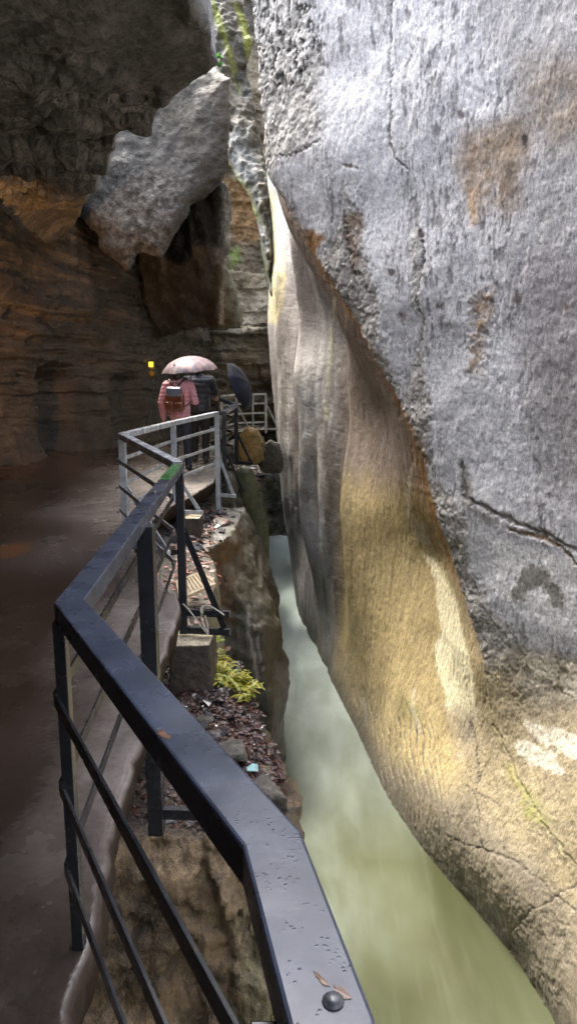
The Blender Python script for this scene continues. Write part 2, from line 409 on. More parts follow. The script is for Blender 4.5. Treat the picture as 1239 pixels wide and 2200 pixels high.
    # rust along the broken edge and stains
    ed = np.array(edge, float)
    de = dseg(px + 5 * nf, py + 5 * nf2, ed)
    rustw = 3.5 + 5 * sst(.0, .5, n1)
    put(sst(1.5, .4, np.abs(de) / rustw) * sst(480, 560, py) * sst(1330, 1150, py) * (1 - near * .25), (.34, .17, .06), .75)
    put(soft(ex, ey2, [(655,490),(700,510),(690,530),(672,545),(660,520)], 5), (.24, .11, .03), .9)
    put(soft(wx, wy, [(870,880),(905,960),(920,1080),(945,1190),(925,1180),(890,1060)], 14), (.27, .16, .07), .65)
    put(soft(wx, wy, [(1000,290),(1060,270),(1110,250),(1130,290),(1120,380),(1110,450),(1060,470),(1010,440),(980,350)], 34) * sst(-.75, .15, streak + .5 * nf), (.24, .17, .105), .88)
    put(soft(ex, ey2, [(1112,290),(1128,285),(1127,305),(1115,318)], 3), (.02, .018, .015), .95)
    put(soft(wx, wy, [(1090,345),(1118,350),(1112,420),(1095,425)], 9), (.1, .075, .055), .8)
    put(soft(wx, wy, [(1002,400),(1020,400),(1025,480),(1008,490)], 8), (.42, .27, .13), .7)
    put(soft(wx, wy, [(1010,640),(1060,600),(1060,660),(1045,720),(1040,800),(1010,790),(1020,720)], 16) * sst(-.5, .1, nf + .5 * streak), (.25, .175, .11), .9)
    rough = np.maximum(rough, soft(wx, wy, [(1000,630),(1065,595),(1070,680),(1050,800),(1005,790)], 20) * .6)
    put(soft(wx, wy, [(735,470),(775,460),(775,560),(755,600),(738,540)], 9) * sst(-.2, .2, n2), (.14, .085, .05), .8)
    for cx, cy, r in ((862,680,9), (838,585,6), (1215,660,6), (990,245,7), (905,500,7), (1110,640,10), (940,655,6)):
        put(sst(r * 1.3, r * .4, np.hypot((ex - cx), (ey2 - cy) * .6)), (.09, .055, .045), .8)
    # cracks: dark colour and a real recess
    def crack(ln, w, depth, c=(.06, .055, .05), k=.9):
        nonlocal X
        d = dseg(px + 10 * n1 + 7 * nf + 4 * nf2, py + 10 * n2 + 7 * nf2, ln); wv = w * (.35 + .9 * sst(-.5, .6, n2 + .6 * nf)); m = sst(wv, wv * .2, d); put(m, c, k); X = X + depth * .4 * m
    crack([(830,290),(835,310),(850,335),(885,360)], 6, .05, (.12, .1, .075)); crack([(838,0),(842,150),(832,290)], 4, .03, (.13, .125, .125))
    crack([(600,335),(650,325),(690,300)], 6, .04); crack([(735,355),(770,360)], 6, .03, (.15, .11, .07))
    crack([(905,500),(910,560),(900,640),(905,690),(895,740)], 4, .04); crack([(740,460),(745,530),(760,590)], 6, .04)
    crack([(990,1000),(1000,1070),(1060,1100),(1110,1125),(1180,1150),(1239,1180)], 11, .055, (.13, .12, .1)); crack([(1090,1135),(1150,1152),(1210,1172),(1239,1210)], 9, .05, (.16, .10, .05))
    put(soft(ex, ey2, [(985,1000),(1005,1000),(1020,1090),(1070,1115),(1050,1130),(990,1080)], 8), (.17, .165, .15), .85)
    crack([(1022,1640),(1020,1700),(1030,1790),(1035,1830)], 3.5, .03, (.09, .08, .065)); crack([(1010,1540),(1020,1600),(1022,1640)], 3, .02, (.1, .09, .07))
    crack([(1090,2060),(1100,2000),(1130,1960),(1239,1900)], 5, .03, (.12, .1, .08)); crack([(800,1880),(880,1930)], 3, .02)
    crack([(960,1800),(1100,1850),(1239,1960)], 4, .025, (.15, .13, .1)); crack([(1000,1690),(1060,1720),(1160,1800)], 3, .02, (.17, .15, .11))
    crack([(1060,1560),(1120,1680),(1180,1790),(1239,1860)], 4, .035, (.2, .18, .09))
    # moss
    mo = soft(wx, wy, [(1115,1680),(1150,1710),(1180,1770),(1150,1765),(1125,1735)], 16) * sst(-.35, .15, nf); put(mo, (.20, .21, .05), .75)
    put(soft(wx, wy, [(1085,1640),(1110,1650),(1125,1690),(1100,1680)], 10), (.26, .25, .06), .5)
    put(soft(wx, wy, [(860,1490),(900,1530),(890,1560),(850,1530)], 14), (.24, .235, .09), .4)
    # wet, dark foot of the wall at the river
    wl = sst(ZW + .42, ZW + .05, Z + .18 * n1); put(wl, (.075, .068, .055), .85)
    put(sst(ZW + 1.0, ZW + .3, Z + .3 * n1), (.15, .13, .095), .5)
    # relief
    amp_f = .0028 + .02 * rough
    X = X - amp_f * (nf * 1.2 + nf2 * .6) - .028 * n1 * (1 - .6 * beh) - .008 * (1 - .7 * beh) * fbm(P, 5, 4, 81, ani=(1, .7, .5)) - .006 * fbm(P, 24, 3, 83, ani=(1, 1, .2)) * (1 - rough)
    f1, f2, idr = worley(P * np.array([5, 5, 4.2]) + .6 * np.stack([n1, n2, nf], 1)); X = X + rough * .045 * (f1 - .45); X = X + .006 * sst(.2, .45, fleck) * (1 - rough)
    pitmask = pit * sst(.02, .3, fbm(P, 22, 3, 77, ani=(1, 1, .6))); X = X + .03 * pitmask
    V = np.stack([X, Y, Z], 1)
    ny = len(ys); F = grid_faces(ny, nz)[:, ::-1]
    # body of rock behind the face: rim columns carried back
    def ring(dx, dz): 
        top = V.reshape(ny, nz, 3)[:, -1].copy(); top[:, 0] += dx; top[:, 2] += dz; return top
    r1, r2, r3 = ring(.5, .35), ring(2.5, 1.2), ring(9, 1.5)
    base = len(V); V = np.vstack([V, r1, r2, r3]); cx = np.vstack([colr, np.tile((.2, .19, .17), (3 * ny, 1))])
    idx = [np.arange(ny) * nz + nz - 1] + [base + k * ny + np.arange(ny) for k in range(3)]
    for a, b in zip(idx[:-1], idx[1:]):
        F = np.vstack([F, np.stack([a[:-1], b[:-1], b[1:], a[1:]], 1)])
    me = np_mesh('right_cliff', V, F, cx)
    o = link('right_cliff', me, rock_mat('grey limestone', 52, (1, 1, .5), bump=.42, dist=.006, rough=(.45, .8), vary=(.82, 1.15)))
    return tag(o, kind='structure')
right_cliff = build_right_cliff()
# ------------------------------------------------------------------ left side of the gorge
def layered(P, k, s=1.0):
    """ledgy, bedded relief: stepped in z with broken edges"""
    w = P[:, 2] + .12 * fbm(P, .9 * s, 4, k) + .05 * fbm(P, 4 * s, 3, k + 3)
    b = w * 5.5 * s; st = np.floor(b); fr = b - st
    h = _hash(st.astype(np.int64), (st * 0).astype(np.int64), (st * 0).astype(np.int64), k)
    h2 = _hash((st + 1).astype(np.int64), (st * 0).astype(np.int64), (st * 0).astype(np.int64), k)
    return h + (h2 - h) * sst(.82, 1.0, fr)
def bedblocks(P, k, bed, along, axis=1):
    """thin beds broken into slabs, each slab set at its own depth"""
    w = P[:, 2] + .10 * fbm(P, .8, 3, k) + .02 * fbm(P, 5, 3, k + 3); i = np.floor(w * bed).astype(np.int64); z0 = (i * 0).astype(np.int64)
    a = P[:, axis] * along * (.6 + .9 * _hash(i, z0, z0, k + 4)) + 7 * _hash(i, z0, z0, k + 5) + .25 * fbm(P, 3, 3, k + 8); j = np.floor(a).astype(np.int64)
    return .55 * _hash(i, z0, z0, k + 6) + .45 * _hash(i, j, z0, k + 7)
def blocky(P, k, scale):
    """jointed rock: each cell set at its own depth, with gaps between"""
    Q = P * scale + .25 * np.stack([fbm(P, 1.3, 3, k), fbm(P, 1.3, 3, k + 5), fbm(P, 1.3, 3, k + 7)], 1)
    f1, f2, r = worley(Q, k); return r, f2 - f1

def build_cave_wall():
    pl = np.array([(-7,-5.6),(2,-5.6),(6,-5.3),(8,-5.0),(11,-4.6),(13,-4.05),(15,-3.45),(17,-3.05),(20,-2.7),(23,-2.5),(27,-2.3)])
    ys = np.concatenate([np.linspace(-7, 3, 90, endpoint=False), np.linspace(3, 26, 620)]); zs = np.linspace(-.4, 6.2, 330)
    Y, Z = [a.ravel() for a in np.meshgrid(ys, zs, indexing='ij')]
    X = np.interp(Y, pl[:, 0], pl[:, 1])
    X = X - .35 * np.sin(np.clip((Z + .2) / 3.4, 0, 1) * math.pi) + .9 * sst(2.6, 4.6, Z) * sst(12.5, 9.5, Y)
    P = np.stack([X, Y, Z], 1)
    up = .35 + .65 * sst(1.2, 2.4, Z + .5 * fbm(P, .6, 2, 120))
    X = X + .26 * fbm(P, .5, 3, 101) + up * (.22 * (bedblocks(P, 110, 5, .8) - .5) + .09 * (bedblocks(P, 115, 14, 1.6) - .5)) + .025 * fbm(P, 4, 5, 131, .6) 
    r, g = blocky(P, 140, np.array([1.1, .9, 1.5])); X = X + .05 * (r - .5) * sst(.02, .12, g)
    # dark hollow with an arched head
    X = X - .5 * np.exp(-((Y - 13.4) / .55) ** 4) * sst(2.2, 1.7, Z) - .3 * np.exp(-((Y - 15.6) / .5) ** 4) * sst(2.1, 1.8, Z)
    P = np.stack([X, Y, Z], 1); px, py = to_px(P)
    n1 = fbm(P, 1.6, 5, 151, .6); n2 = fbm(P, 7, 4, 161, .6); bed = fbm(P, 2.5, 4, 171, ani=(.3, .3, 3.5)); st = fbm(P, 2.6, 4, 181, ani=(1, 1, .15))
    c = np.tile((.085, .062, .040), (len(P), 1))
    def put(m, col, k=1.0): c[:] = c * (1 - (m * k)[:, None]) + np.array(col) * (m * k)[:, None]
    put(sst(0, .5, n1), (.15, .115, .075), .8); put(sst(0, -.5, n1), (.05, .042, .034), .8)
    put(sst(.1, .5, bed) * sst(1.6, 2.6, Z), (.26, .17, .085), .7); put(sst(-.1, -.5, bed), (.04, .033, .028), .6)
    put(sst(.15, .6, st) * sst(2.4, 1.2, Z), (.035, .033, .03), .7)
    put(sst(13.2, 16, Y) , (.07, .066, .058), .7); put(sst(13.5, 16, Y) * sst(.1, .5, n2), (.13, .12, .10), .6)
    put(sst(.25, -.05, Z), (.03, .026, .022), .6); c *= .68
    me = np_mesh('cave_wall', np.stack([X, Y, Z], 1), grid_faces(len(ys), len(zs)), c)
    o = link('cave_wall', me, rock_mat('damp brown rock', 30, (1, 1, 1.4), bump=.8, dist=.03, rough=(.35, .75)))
    return tag(o, kind='structure')
cave_wall = build_cave_wall()

def build_cave_roof():
    # outer edge of the overhang, surveyed at roof height
    zr = 4.45
    e = [at_z(*p, zr) for p in [(452,150),(436,166),(385,188),(345,236),(338,268),(278,300),(268,350),(228,410),(192,478)]]
    ys_e = [-9, -.6, .6, 3, 5.0, e[0][1] - .9]; xs_e = [.9, .5, -.35, -.65, -.8, e[0][0] - .02]  # unseen edge beside the viewer, shaped to shade walkway and posts
    ys_e += [q[1] for q in e]; xs_e += [q[0] - s_ for q, s_ in zip(e, (0, 0, .02, .06, .10, .2, .26, .26, .2))]
    ys_e += [e[-1][1] + .6, e[-1][1] + 2.5]; xs_e += [-4.0, -4.4]
    ys_e, xs_e = np.array(ys_e), np.array(xs_e); o_ = np.argsort(ys_e); ys_e, xs_e = ys_e[o_], xs_e[o_]
    ys = np.concatenate([np.linspace(-7, 0, 60, endpoint=False), np.linspace(0, 14.5, 600)]); ns = 420
    t = np.linspace(0, 1, ns)
    q = np.stack([ys * 0, ys, ys * 0], 1)
    xe = np.interp(ys, ys_e, xs_e) + .07 * fbm(q, 2.3, 4, 201) * (ys > 1)
    xl = -7.0
    u = t ** .8
    X = xl + u[None] * (xe[:, None] - xl); Y = np.repeat(ys[:, None], ns, 1)
    X, Y = X.ravel(), Y.ravel(); d = np.repeat(xe[:, None], ns, 1).ravel() - X
    P = np.stack([X, Y, X * 0], 1)
    Z = np.full(X.shape, zr) - .5 * sst(1.5, 4.5, d) * sst(2, 9, Y) - .75 * sst(-3.6, -5.2, X)
    Z = Z + .16 * fbm(P, .6, 4, 211)
    px, py = to_px(np.stack([X, Y, Z], 1))
    blk = soft(px + 25 * fbm(P, 1.4, 3, 215), py, [(-80,70),(120,60),(240,130),(300,180),(400,190),(330,300),(240,420),(-80,470)], 50)
    r, g = blocky(P, 221, np.array([2.0, 2.6, 1])); r2, g2 = blocky(P, 231, np.array([4.6, 5.2, 1]))
    r3, g3 = blocky(P + 5, 241, np.array([.9, 1.1, 1]))
    Z = Z + blk * (.22 * (r - .5) * sst(0, .3, g) + .07 * (r2 - .5) * sst(0, .3, g2)) + .14 * (r3 - .5) * sst(0, .2, g3) * (.45 + .55 * blk) + .16 * fbm(P, 1.3, 4, 257, ani=(.5, 1.5, 1))
    bedh = .10; zz = (Z + .03 * fbm(P, 3, 3, 258)) / bedh; wq = .85 * sst(-4.4, -3.2, X); Z = Z * (1 - wq) + wq * bedh * (np.floor(zz) + sst(.35, 1.0, zz - np.floor(zz)))
    Z = Z + .035 * fbm(P, 4, 5, 251, .6, ani=(.5, 2, 1)) + .02 * fbm(P, 14, 4, 255, .6)
    P = np.stack([X, Y, Z], 1)
    n1 = fbm(P, 1.3, 5, 261, .6); bed = fbm(P, 3, 4, 271, ani=(.35, 2.6, 1)); nf = fbm(P, 12, 4, 275, .6)
    c = np.tile((.115, .106, .088), (len(P), 1))
    def put(m, col, k=1.0): c[:] = c * (1 - (m * k)[:, None]) + np.array(col) * (m * k)[:, None]
    put(sst(.3, .9, _hash(np.floor(Z / bedh + .3).astype(np.int64), (Z * 0).astype(np.int64), (Z * 0).astype(np.int64), 5)), (.17, .15, .12), .6)
    put(sst(0, .5, n1), (.15, .135, .11), .7); put(sst(0, -.5, n1), (.055, .05, .043), .7); put(sst(.1, .5, bed), (.16, .145, .12), .5)
    put(blk * sst(.3, .9, r), (.36, .325, .27), .8); put(blk * sst(.5, .9, r2), (.26, .23, .19), .6); put(blk * sst(.06, .0, np.minimum(g, g2 * .6)), (.03, .027, .024), .8); put(sst(.15, .5, nf), (.2, .19, .165), .35)
    c *= .74
    # fascia and unseen raised top of the overhang
    Vg = P.reshape(len(ys), ns, 3); edge = Vg[:, -1]
    rows = []
    for k, (dx, dz) in enumerate([(.05, .05), (.09, .2), (.04, .45), (.0, 1.0), (-.1, 2.0), (-.5, 2.8), (-3, 3.0), (-7, 3.0)]):  # unseen height above the edge, raised to screen sky light
        rr = edge.copy(); rr[:, 2] = zr + dz + .12 * fbm(edge + k, 1.2, 3, 281); rr[:, 0] += dx + .1 * fbm(edge + k * .7, 2.4, 4, 283)
        rows.append(rr)
    G = np.concatenate([Vg] + [r_[:, None] for r_ in rows], 1); m = G.shape[1]
    cg = np.concatenate([c.reshape(len(ys), ns, 3), np.tile((.2, .19, .18), (len(ys), len(rows), 1))], 1)
    me = np_mesh('cave_roof', G.reshape(-1, 3), grid_faces(len(ys), m)[:, ::-1], cg.reshape(-1, 3))
    o = link('cave_roof', me, rock_mat('dark roof rock', 34, (1, 1, 1), bump=.7, dist=.025, rough=(.5, .85)))
    return tag(o, kind='structure')
cave_roof = build_cave_roof()

def relief(name, outline, depth, thick, colour, step=.03, amp=.05, seed=0, ragged=7, back=None, rnd=.35, mat=None, disp=None):
    """a body of rock: its near face follows depth(x, z), rounds off at the outline and runs back by `thick` metres"""
    o2 = np.array([at_y(*p, 1.0) for p in outline])
    ym = depth(*outline[0]) if False else None
    # face sampled on a lattice of survey rays at mean depth, then placed at its own depth
    px0, py0 = np.array(outline, float).min(0) - 12; px1, py1 = np.array(outline, float).max(0) + 12
    cpx, cpy = np.mean(np.array(outline, float), 0); dm = depth(np.array([cpx]), np.array([cpy]))[0]
    st = step / dm * FPX
    gx = np.arange(px0, px1, st); gy = np.arange(py0, py1, st); n, m = len(gx), len(gy)
    PX, PY = [a.ravel() for a in np.meshgrid(gx, gy, indexing='ij')]
    Q = np.stack([PX * .02, PY * .02, PX * 0 + seed], 1)
    wx = PX + ragged * fbm(Q, 1.0, 4, seed + 1, .6); wy = PY + ragged * fbm(Q, 1.0, 4, seed + 2, .6)
    inside = inpoly(wx, wy, outline)
    dist = np.where(inside, dseg(wx, wy, list(outline) + [outline[0]]), 0) / FPX * dm
    Yd = depth(PX, PY) + rnd * (1 - np.sqrt(1 - (1 - np.clip(dist / (rnd * 1.6 + 1e-6), 0, 1)) ** 2))
    u = (PX - 619.5) / FPX; v = (1100 - PY) / FPX; dy = CP + v * SP; dz = -SP + v * CP
    P = np.stack([u / dy * Yd, Yd, 1.65 + dz / dy * Yd], 1)
    dd = amp * fbm(P, 1.5, 5, seed + 5, .55)
    if disp is not None: dd = dd + disp(P, PX, PY)
    P[:, 1] -= dd * sst(0, .1, dist + .02)
    c = colour(P, PX, PY)
    fc = grid_faces(n, m); fc = fc[inside[fc].all(1)]
    used = np.unique(fc); remap = -np.ones(n * m, int); remap[used] = np.arange(len(used)); fc = remap[fc]
    V = P[used]; c = c[used]
    # boundary edges carried back
    e = np.concatenate([fc[:, [0, 1]], fc[:, [1, 2]], fc[:, [2, 3]], fc[:, [3, 0]]]); key = np.sort(e, 1); kk = key[:, 0].astype(np.int64) * len(V) + key[:, 1]
    uq, inv, cnt = np.unique(kk, return_inverse=True, return_counts=True); be = e[cnt[inv] == 1]
    bv = np.unique(be); off = {}
    layers = [V, ]; cl = [c]; prev = np.arange(len(V)); F = [fc]
    mp = -np.ones(len(V), int); mp[bv] = np.arange(len(bv)); cur = bv
    cen = V.mean(0); bdir = (cen - CAM) if back is None else np.array(back, float); bdir /= np.linalg.norm(bdir)
    nrow = 6; base = len(V); prev_idx = bv.copy()
    for k in range(1, nrow + 1):
        f = k / nrow; B = V[bv] + bdir * thick * f ** 1.5; B += .12 * np.stack([fbm(B, 1.2, 3, seed + 31), B[:, 0] * 0, fbm(B, 1.2, 3, seed + 37)], 1) * f
        B = cen + bdir * ((B - cen) @ bdir)[:, None] + (B - cen - bdir * ((B - cen) @ bdir)[:, None]) * (1 - .12 * f * f)
        new_idx = base + np.arange(len(bv)); base += len(bv)
        layers.append(B); cl.append(c[bv] * .9)
        F.append(np.stack([prev_idx[mp[be[:, 1]]], prev_idx[mp[be[:, 0]]], new_idx[mp[be[:, 0]]], new_idx[mp[be[:, 1]]]], 1)); prev_idx = new_idx
    me = np_mesh(name, np.vstack(layers), np.vstack(F), np.vstack(cl))
    bm = bmesh.new(); bm.from_mesh(me); bmesh.ops.recalc_face_normals(bm, faces=bm.faces); bm.to_mesh(me); bm.free()
    return link(name, me, mat)

def tinted(base, light, dark, seed, fs=1.5, ff=10, extra=None):
    def f(P, px, py):
        n1 = fbm(P, fs, 5, seed, .6); nf = fbm(P, ff, 4, seed + 9, .65)
        c = np.tile(base, (len(P), 1))
        def put(m, col, k=1.0): c[:] = c * (1 - (m * k)[:, None]) + np.array(col) * (m * k)[:, None]
        put(sst(0, .5, n1), light, .8); put(sst(0, -.5, n1), dark, .8); put(sst(.1, .5, nf), light, .6); put(sst(-.1, -.5, nf), dark, .6)
        if extra: extra(P, px + 9 * n1, py + 9 * nf, n1, nf, put)
        return c
    return f
M_far = rock_mat('wet grey rock', 20, (1, 1, 1), bump=.8, dist=.05, rough=(.4, .75))
M_lay = rock_mat('bedded rock', 18, (.5, .5, 3), bump=.9, dist=.05, rough=(.35, .7))

# pale speckled curtain hanging beyond the roof edge
def ex_curtain(P, px, py, n1, nf, put):
    put(soft(px, py, [(430,150),(500,160),(500,370),(440,380),(390,300),(340,270),(330,220)], 40), (.055, .048, .036), .85)
    put(soft(px, py, [(440,250),(500,260),(495,380),(460,400),(430,410)], 30), (.05, .045, .037), .8)
    put(soft(px, py, [(190,430),(260,330),(400,350),(400,440),(350,560),(270,600),(200,520)], 40) * sst(-.2, .4, nf), (.145, .145, .137), .8)
curtain = relief('rock_curtain', [(452,140),(500,170),(498,260),(492,352),(478,392),(440,420),(412,440),(402,470),(372,510),(352,556),(318,550),(298,548),(284,582),(270,590),(262,570),(232,548),(214,530),(206,500),(188,482),(150,440),(160,300),(300,150),(400,120)],
    lambda px, py: 12.6 + .0012 * (590 - py) - .0022 * (px - 300), 3.0, tinted((.06, .058, .053), (.11, .107, .10), (.028, .026, .023), 300, 1.2, 14, ex_curtain), step=.022, amp=.12, seed=300, ragged=10, mat=rock_mat('speckled grey rock', 46, bump=.8, dist=.03), rnd=.3)
tag(curtain, kind='structure')
# dark drapery of rock below it
def ex_drape(P, px, py, n1, nf, put):
    s = fbm(P, 2.2, 4, 331, ani=(1, 1, .2)); put(sst(.1, .6, s), (.12, .115, .105), .6)
    put(soft(px, py, [(470,560),(500,560),(530,700),(470,715)], 12), (.16, .17, .13), .7); put(sst(7, 3, np.abs(px - 478 + .02 * (py - 600))) * sst(590, 640, py) * sst(702, 690, py), (.42, .43, .42), .7)
    put(soft(px, py, [(478,410),(492,400),(498,480),(486,520)], 6), (.2, .2, .19), .7)
drape = relief('rock_drapery', [(402,440),(440,410),(478,385),(492,400),(499,470),(494,520),(490,575),(510,620),(528,692),(520,708),(470,712),(420,706),(390,715),(330,730),(240,720),(200,640),(230,540),(330,520)],
    lambda px, py: 16.0 - .0055 * (700 - py) - .004 * (px - 400), 4.0, tinted((.045, .043, .04), (.07, .067, .06), (.026, .025, .023), 320, 1.4, 9, ex_drape), step=.035, amp=.25, seed=320, ragged=6, mat=M_far, rnd=.5,
    disp=lambda P, px, py: .18 * fbm(P, 1.6, 4, 341, ani=(1.6, 1, .25)))
tag(drape, kind='structure')

# mossy rib leaning across the far end
def ex_rib(P, px, py, n1, nf, put):
    put(sst(.1, .6, fbm(P, 1.1, 4, 351, ani=(.6, 1, 2.4))), (.24, .23, .21), .7)
    put(soft(px, py, [(490,290),(520,280),(540,330),(560,380),(520,400),(495,340)], 16), (.26, .26, .25), .6)
    put(soft(px, py, [(440,0),(460,0),(480,60),(500,130),(520,190),(500,150),(470,70)], 7), (.20, .22, .035), .85)
    put(soft(px, py, [(505,0),(520,20),(538,90),(530,125),(520,90)], 7), (.22, .25, .04), .9)
    put(soft(px, py, [(428,170),(440,190),(462,250),(452,245),(436,205)], 4), (.24, .25, .04), .9)
    put(soft(px, py, [(490,345),(510,370),(545,430),(565,480),(545,460),(505,390)], 8), (.2, .22, .04), .8)
    put(soft(px, py, [(545,520),(560,540),(575,600),(570,625),(552,570)], 10), (.08, .13, .02), .9)
    put(soft(px, py, [(500,150),(540,120),(530,150),(540,210),(505,190)], 9) * sst(-.3, .1, nf), (.03, .03, .025), .9)
    put(soft(px, py, [(545,470),(583,470),(583,520),(570,530)], 8) * sst(-.1, .2, nf), (.3, .3, .29), .7)
rib = relief('mossy_rock_rib', [(400,-60),(515,-60),(530,30),(548,90),(530,140),(545,200),(552,260),(566,330),(580,380),(586,470),(583,560),(586,650),(579,636),(575,590),(567,540),(557,490),(541,440),(516,396),(490,352),(478,280),(440,190),(425,120)],
    lambda px, py: 19.5 + .004 * (600 - py) - .006 * (px - 520), 4.0, tinted((.085, .076, .056), (.145, .133, .105), (.04, .036, .027), 350, .8, 5, ex_rib), step=.04, amp=.55, seed=350, ragged=7, mat=M_far, rnd=.6,
    disp=lambda P, px, py: .22 * fbm(P, 1.6, 5, 365, .6, ani=(.6, 1, 1.8)))
tag(rib, kind='structure')

# bedded ledge behind the walkers
def ex_led(P, px, py, n1, nf, put):
    bed = fbm(P, 2.0, 4, 371, ani=(.3, .3, 4)); put(sst(.0, .5, bed), (.25, .23, .18), .7); put(sst(-.1, -.5, bed), (.05, .046, .038), .7)
    put(soft(px, py, [(480,760),(600,740),(600,880),(520,880)], 30) * sst(-.1, .5, n1), (.2, .18, .1), .7); put(soft(px, py, [(530,870),(590,870),(590,920),(530,920)], 14) * sst(0, .3, nf), (.1, .15, .04), .6)
    put(soft(px, py, [(330,740),(420,740),(420,900),(330,900)], 25), (.10, .09, .07), .6)
ledge = relief('bedded_rock_face', [(330,745),(395,722),(420,708),(520,700),(560,690),(625,690),(640,800),(640,960),(560,960),(420,960),(330,960),(318,860)],
    lambda px, py: 23.5 - .0042 * (900 - py) + .006 * np.maximum(480 - px, 0) * 0, 3.0, tinted((.14, .125, .09), (.22, .2, .15), (.06, .055, .045), 370, .9, 6, ex_led), step=.04, amp=.25, seed=370, ragged=5, mat=M_lay, rnd=.3,
    disp=lambda P, px, py: .55 * (layered(P, 380, .8) - .5) + .3 * (blocky(P, 385, np.array([.9, .5, 1.6]))[0] - .5))
tag(ledge, kind='structure')

# far end of the gorge
def build_far_wall():
    xs = np.linspace(-7, 5, 420); zs = np.linspace(ZW - .5, 20, 640)
    X, Z = [a.ravel() for a in np.meshgrid(xs, zs, indexing='ij')]
    Y = 27.5 + .12 * (Z - 3) + .0 * X + 1.4 * sst(.0, -3.5, X) * -1
    P = np.stack([X, Y, Z], 1); Y = Y - .8 * fbm(P, .35, 4, 401) - .2 * (layered(P, 410, .6) - .5) - .25 * fbm(P, 2, 5, 415, .6)
    P = np.stack([X, Y, Z], 1); px, py = to_px(P)
    def ex(P, px, py, n1, nf, put):
        put(soft(px, py, [(470,380),(580,400),(585,500),(560,520),(500,520),(480,440)], 14), (.26, .15, .06), .85)
        put(soft(px, py, [(485,500),(585,500),(590,720),(490,720)], 20) * sst(-.5, .3, n1), (.26, .20, .11), .8)
        put(soft(px, py, [(500,560),(590,580),(590,720),(510,700)], 16) * sst(-.1, .2, fbm(P, 1.0, 4, 421, ani=(.6, 1, 1.6))), (.38, .34, .26), .8)
        put(soft(px, py, [(490,535),(510,530),(515,560),(495,580)], 8), (.16, .24, .05), .8)
        put(soft(px, py, [(500,-30),(550,-30),(545,80),(525,60)], 9), (.05, .048, .042), .8)
        put(sst(-1.2, -2.5, P[:, 2]), (.07, .075, .062), .7)
    c = tinted((.22, .185, .125), (.31, .27, .19), (.12, .1, .075), 420, .6, 4, ex)(P, px, py)
    me = np_mesh('far_cliff', P, grid_faces(len(xs), len(zs)), c); o = link('far_cliff', me, M_far); return tag(o, kind='structure')
far_cliff = build_far_wall()

# ------------------------------------------------------------------ left bank below the walkway
def rock_body(name, hulls, voxel, seed, colour, mat, amp=(.08, .03), freq=(1.4, 6), extra=None, ani=(1, 1, 1), sm=3):
    me = hulls_mesh(hulls, voxel, sm); P = mesh_np(me); N = vnormals(me)
    d = amp[0] * fbm(P, freq[0], 4, seed, .55, ani) + amp[1] * fbm(P, freq[1], 4, seed + 5, .6, ani)
    if extra: d = d + extra(P, N)
    P = P + N * d[:, None]; set_co(me, P); px, py = to_px(P)
    set_col(me, colour(P, px, py, vnormals(me))); me.name = name
    return link(name, me, mat)
def bank_colour(base, light, dark, top, seed, ex=None, fs=1.5, ff=9, ani=(1, 1, .5)):
    def f(P, px, py, N):
        n1 = fbm(P, fs, 5, seed, .6, ani); nf = fbm(P, ff, 4, seed + 9, .65)
        c = np.tile(base, (len(P), 1))
        def put(m, col, k=1.0): c[:] = c * (1 - (m * k)[:, None]) + np.array(col) * (m * k)[:, None]
        put(sst(0, .45, n1), light, .8); put(sst(0, -.45, n1), dark, .8); put(sst(.15, .5, nf), light, .5); put(sst(-.15, -.5, nf), dark, .7)
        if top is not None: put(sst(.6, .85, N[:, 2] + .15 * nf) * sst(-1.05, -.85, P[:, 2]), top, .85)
        if ex: ex(P, px + 8 * n1, py + 8 * nf, n1, nf, put, N)
        put(sst(ZW + .5, ZW + .1, P[:, 2] + .2 * n1), (.045, .042, .036), .85)
        return c
    return f
M_bank = rock_mat('brown gorge rock', 34, (1, 1, .6), bump=.9, dist=.025, rough=(.4, .75))
M_smooth = rock_mat('water worn rock', 26, (1, 1, .3), bump=.55, dist=.02, rough=(.35, .6), pits=False)
def ex_near(P, px, py, n1, nf, put, N):
    put(sst(.5, .2, N[:, 2]) * sst(-.9, -1.6, P[:, 2]) * sst(-.1, .4, n1), (.32, .22, .115), .5)
    put(sst(.5, .2, N[:, 2]) * sst(.1, .5, fbm(P, 5, 4, 505)) * sst(-1.2, -1.8, P[:, 2]), (.045, .035, .025), .85)
    put(soft(px, py, [(520,1950),(600,1950),(590,2260),(500,2260)], 30), (.20, .19, .11), .6)
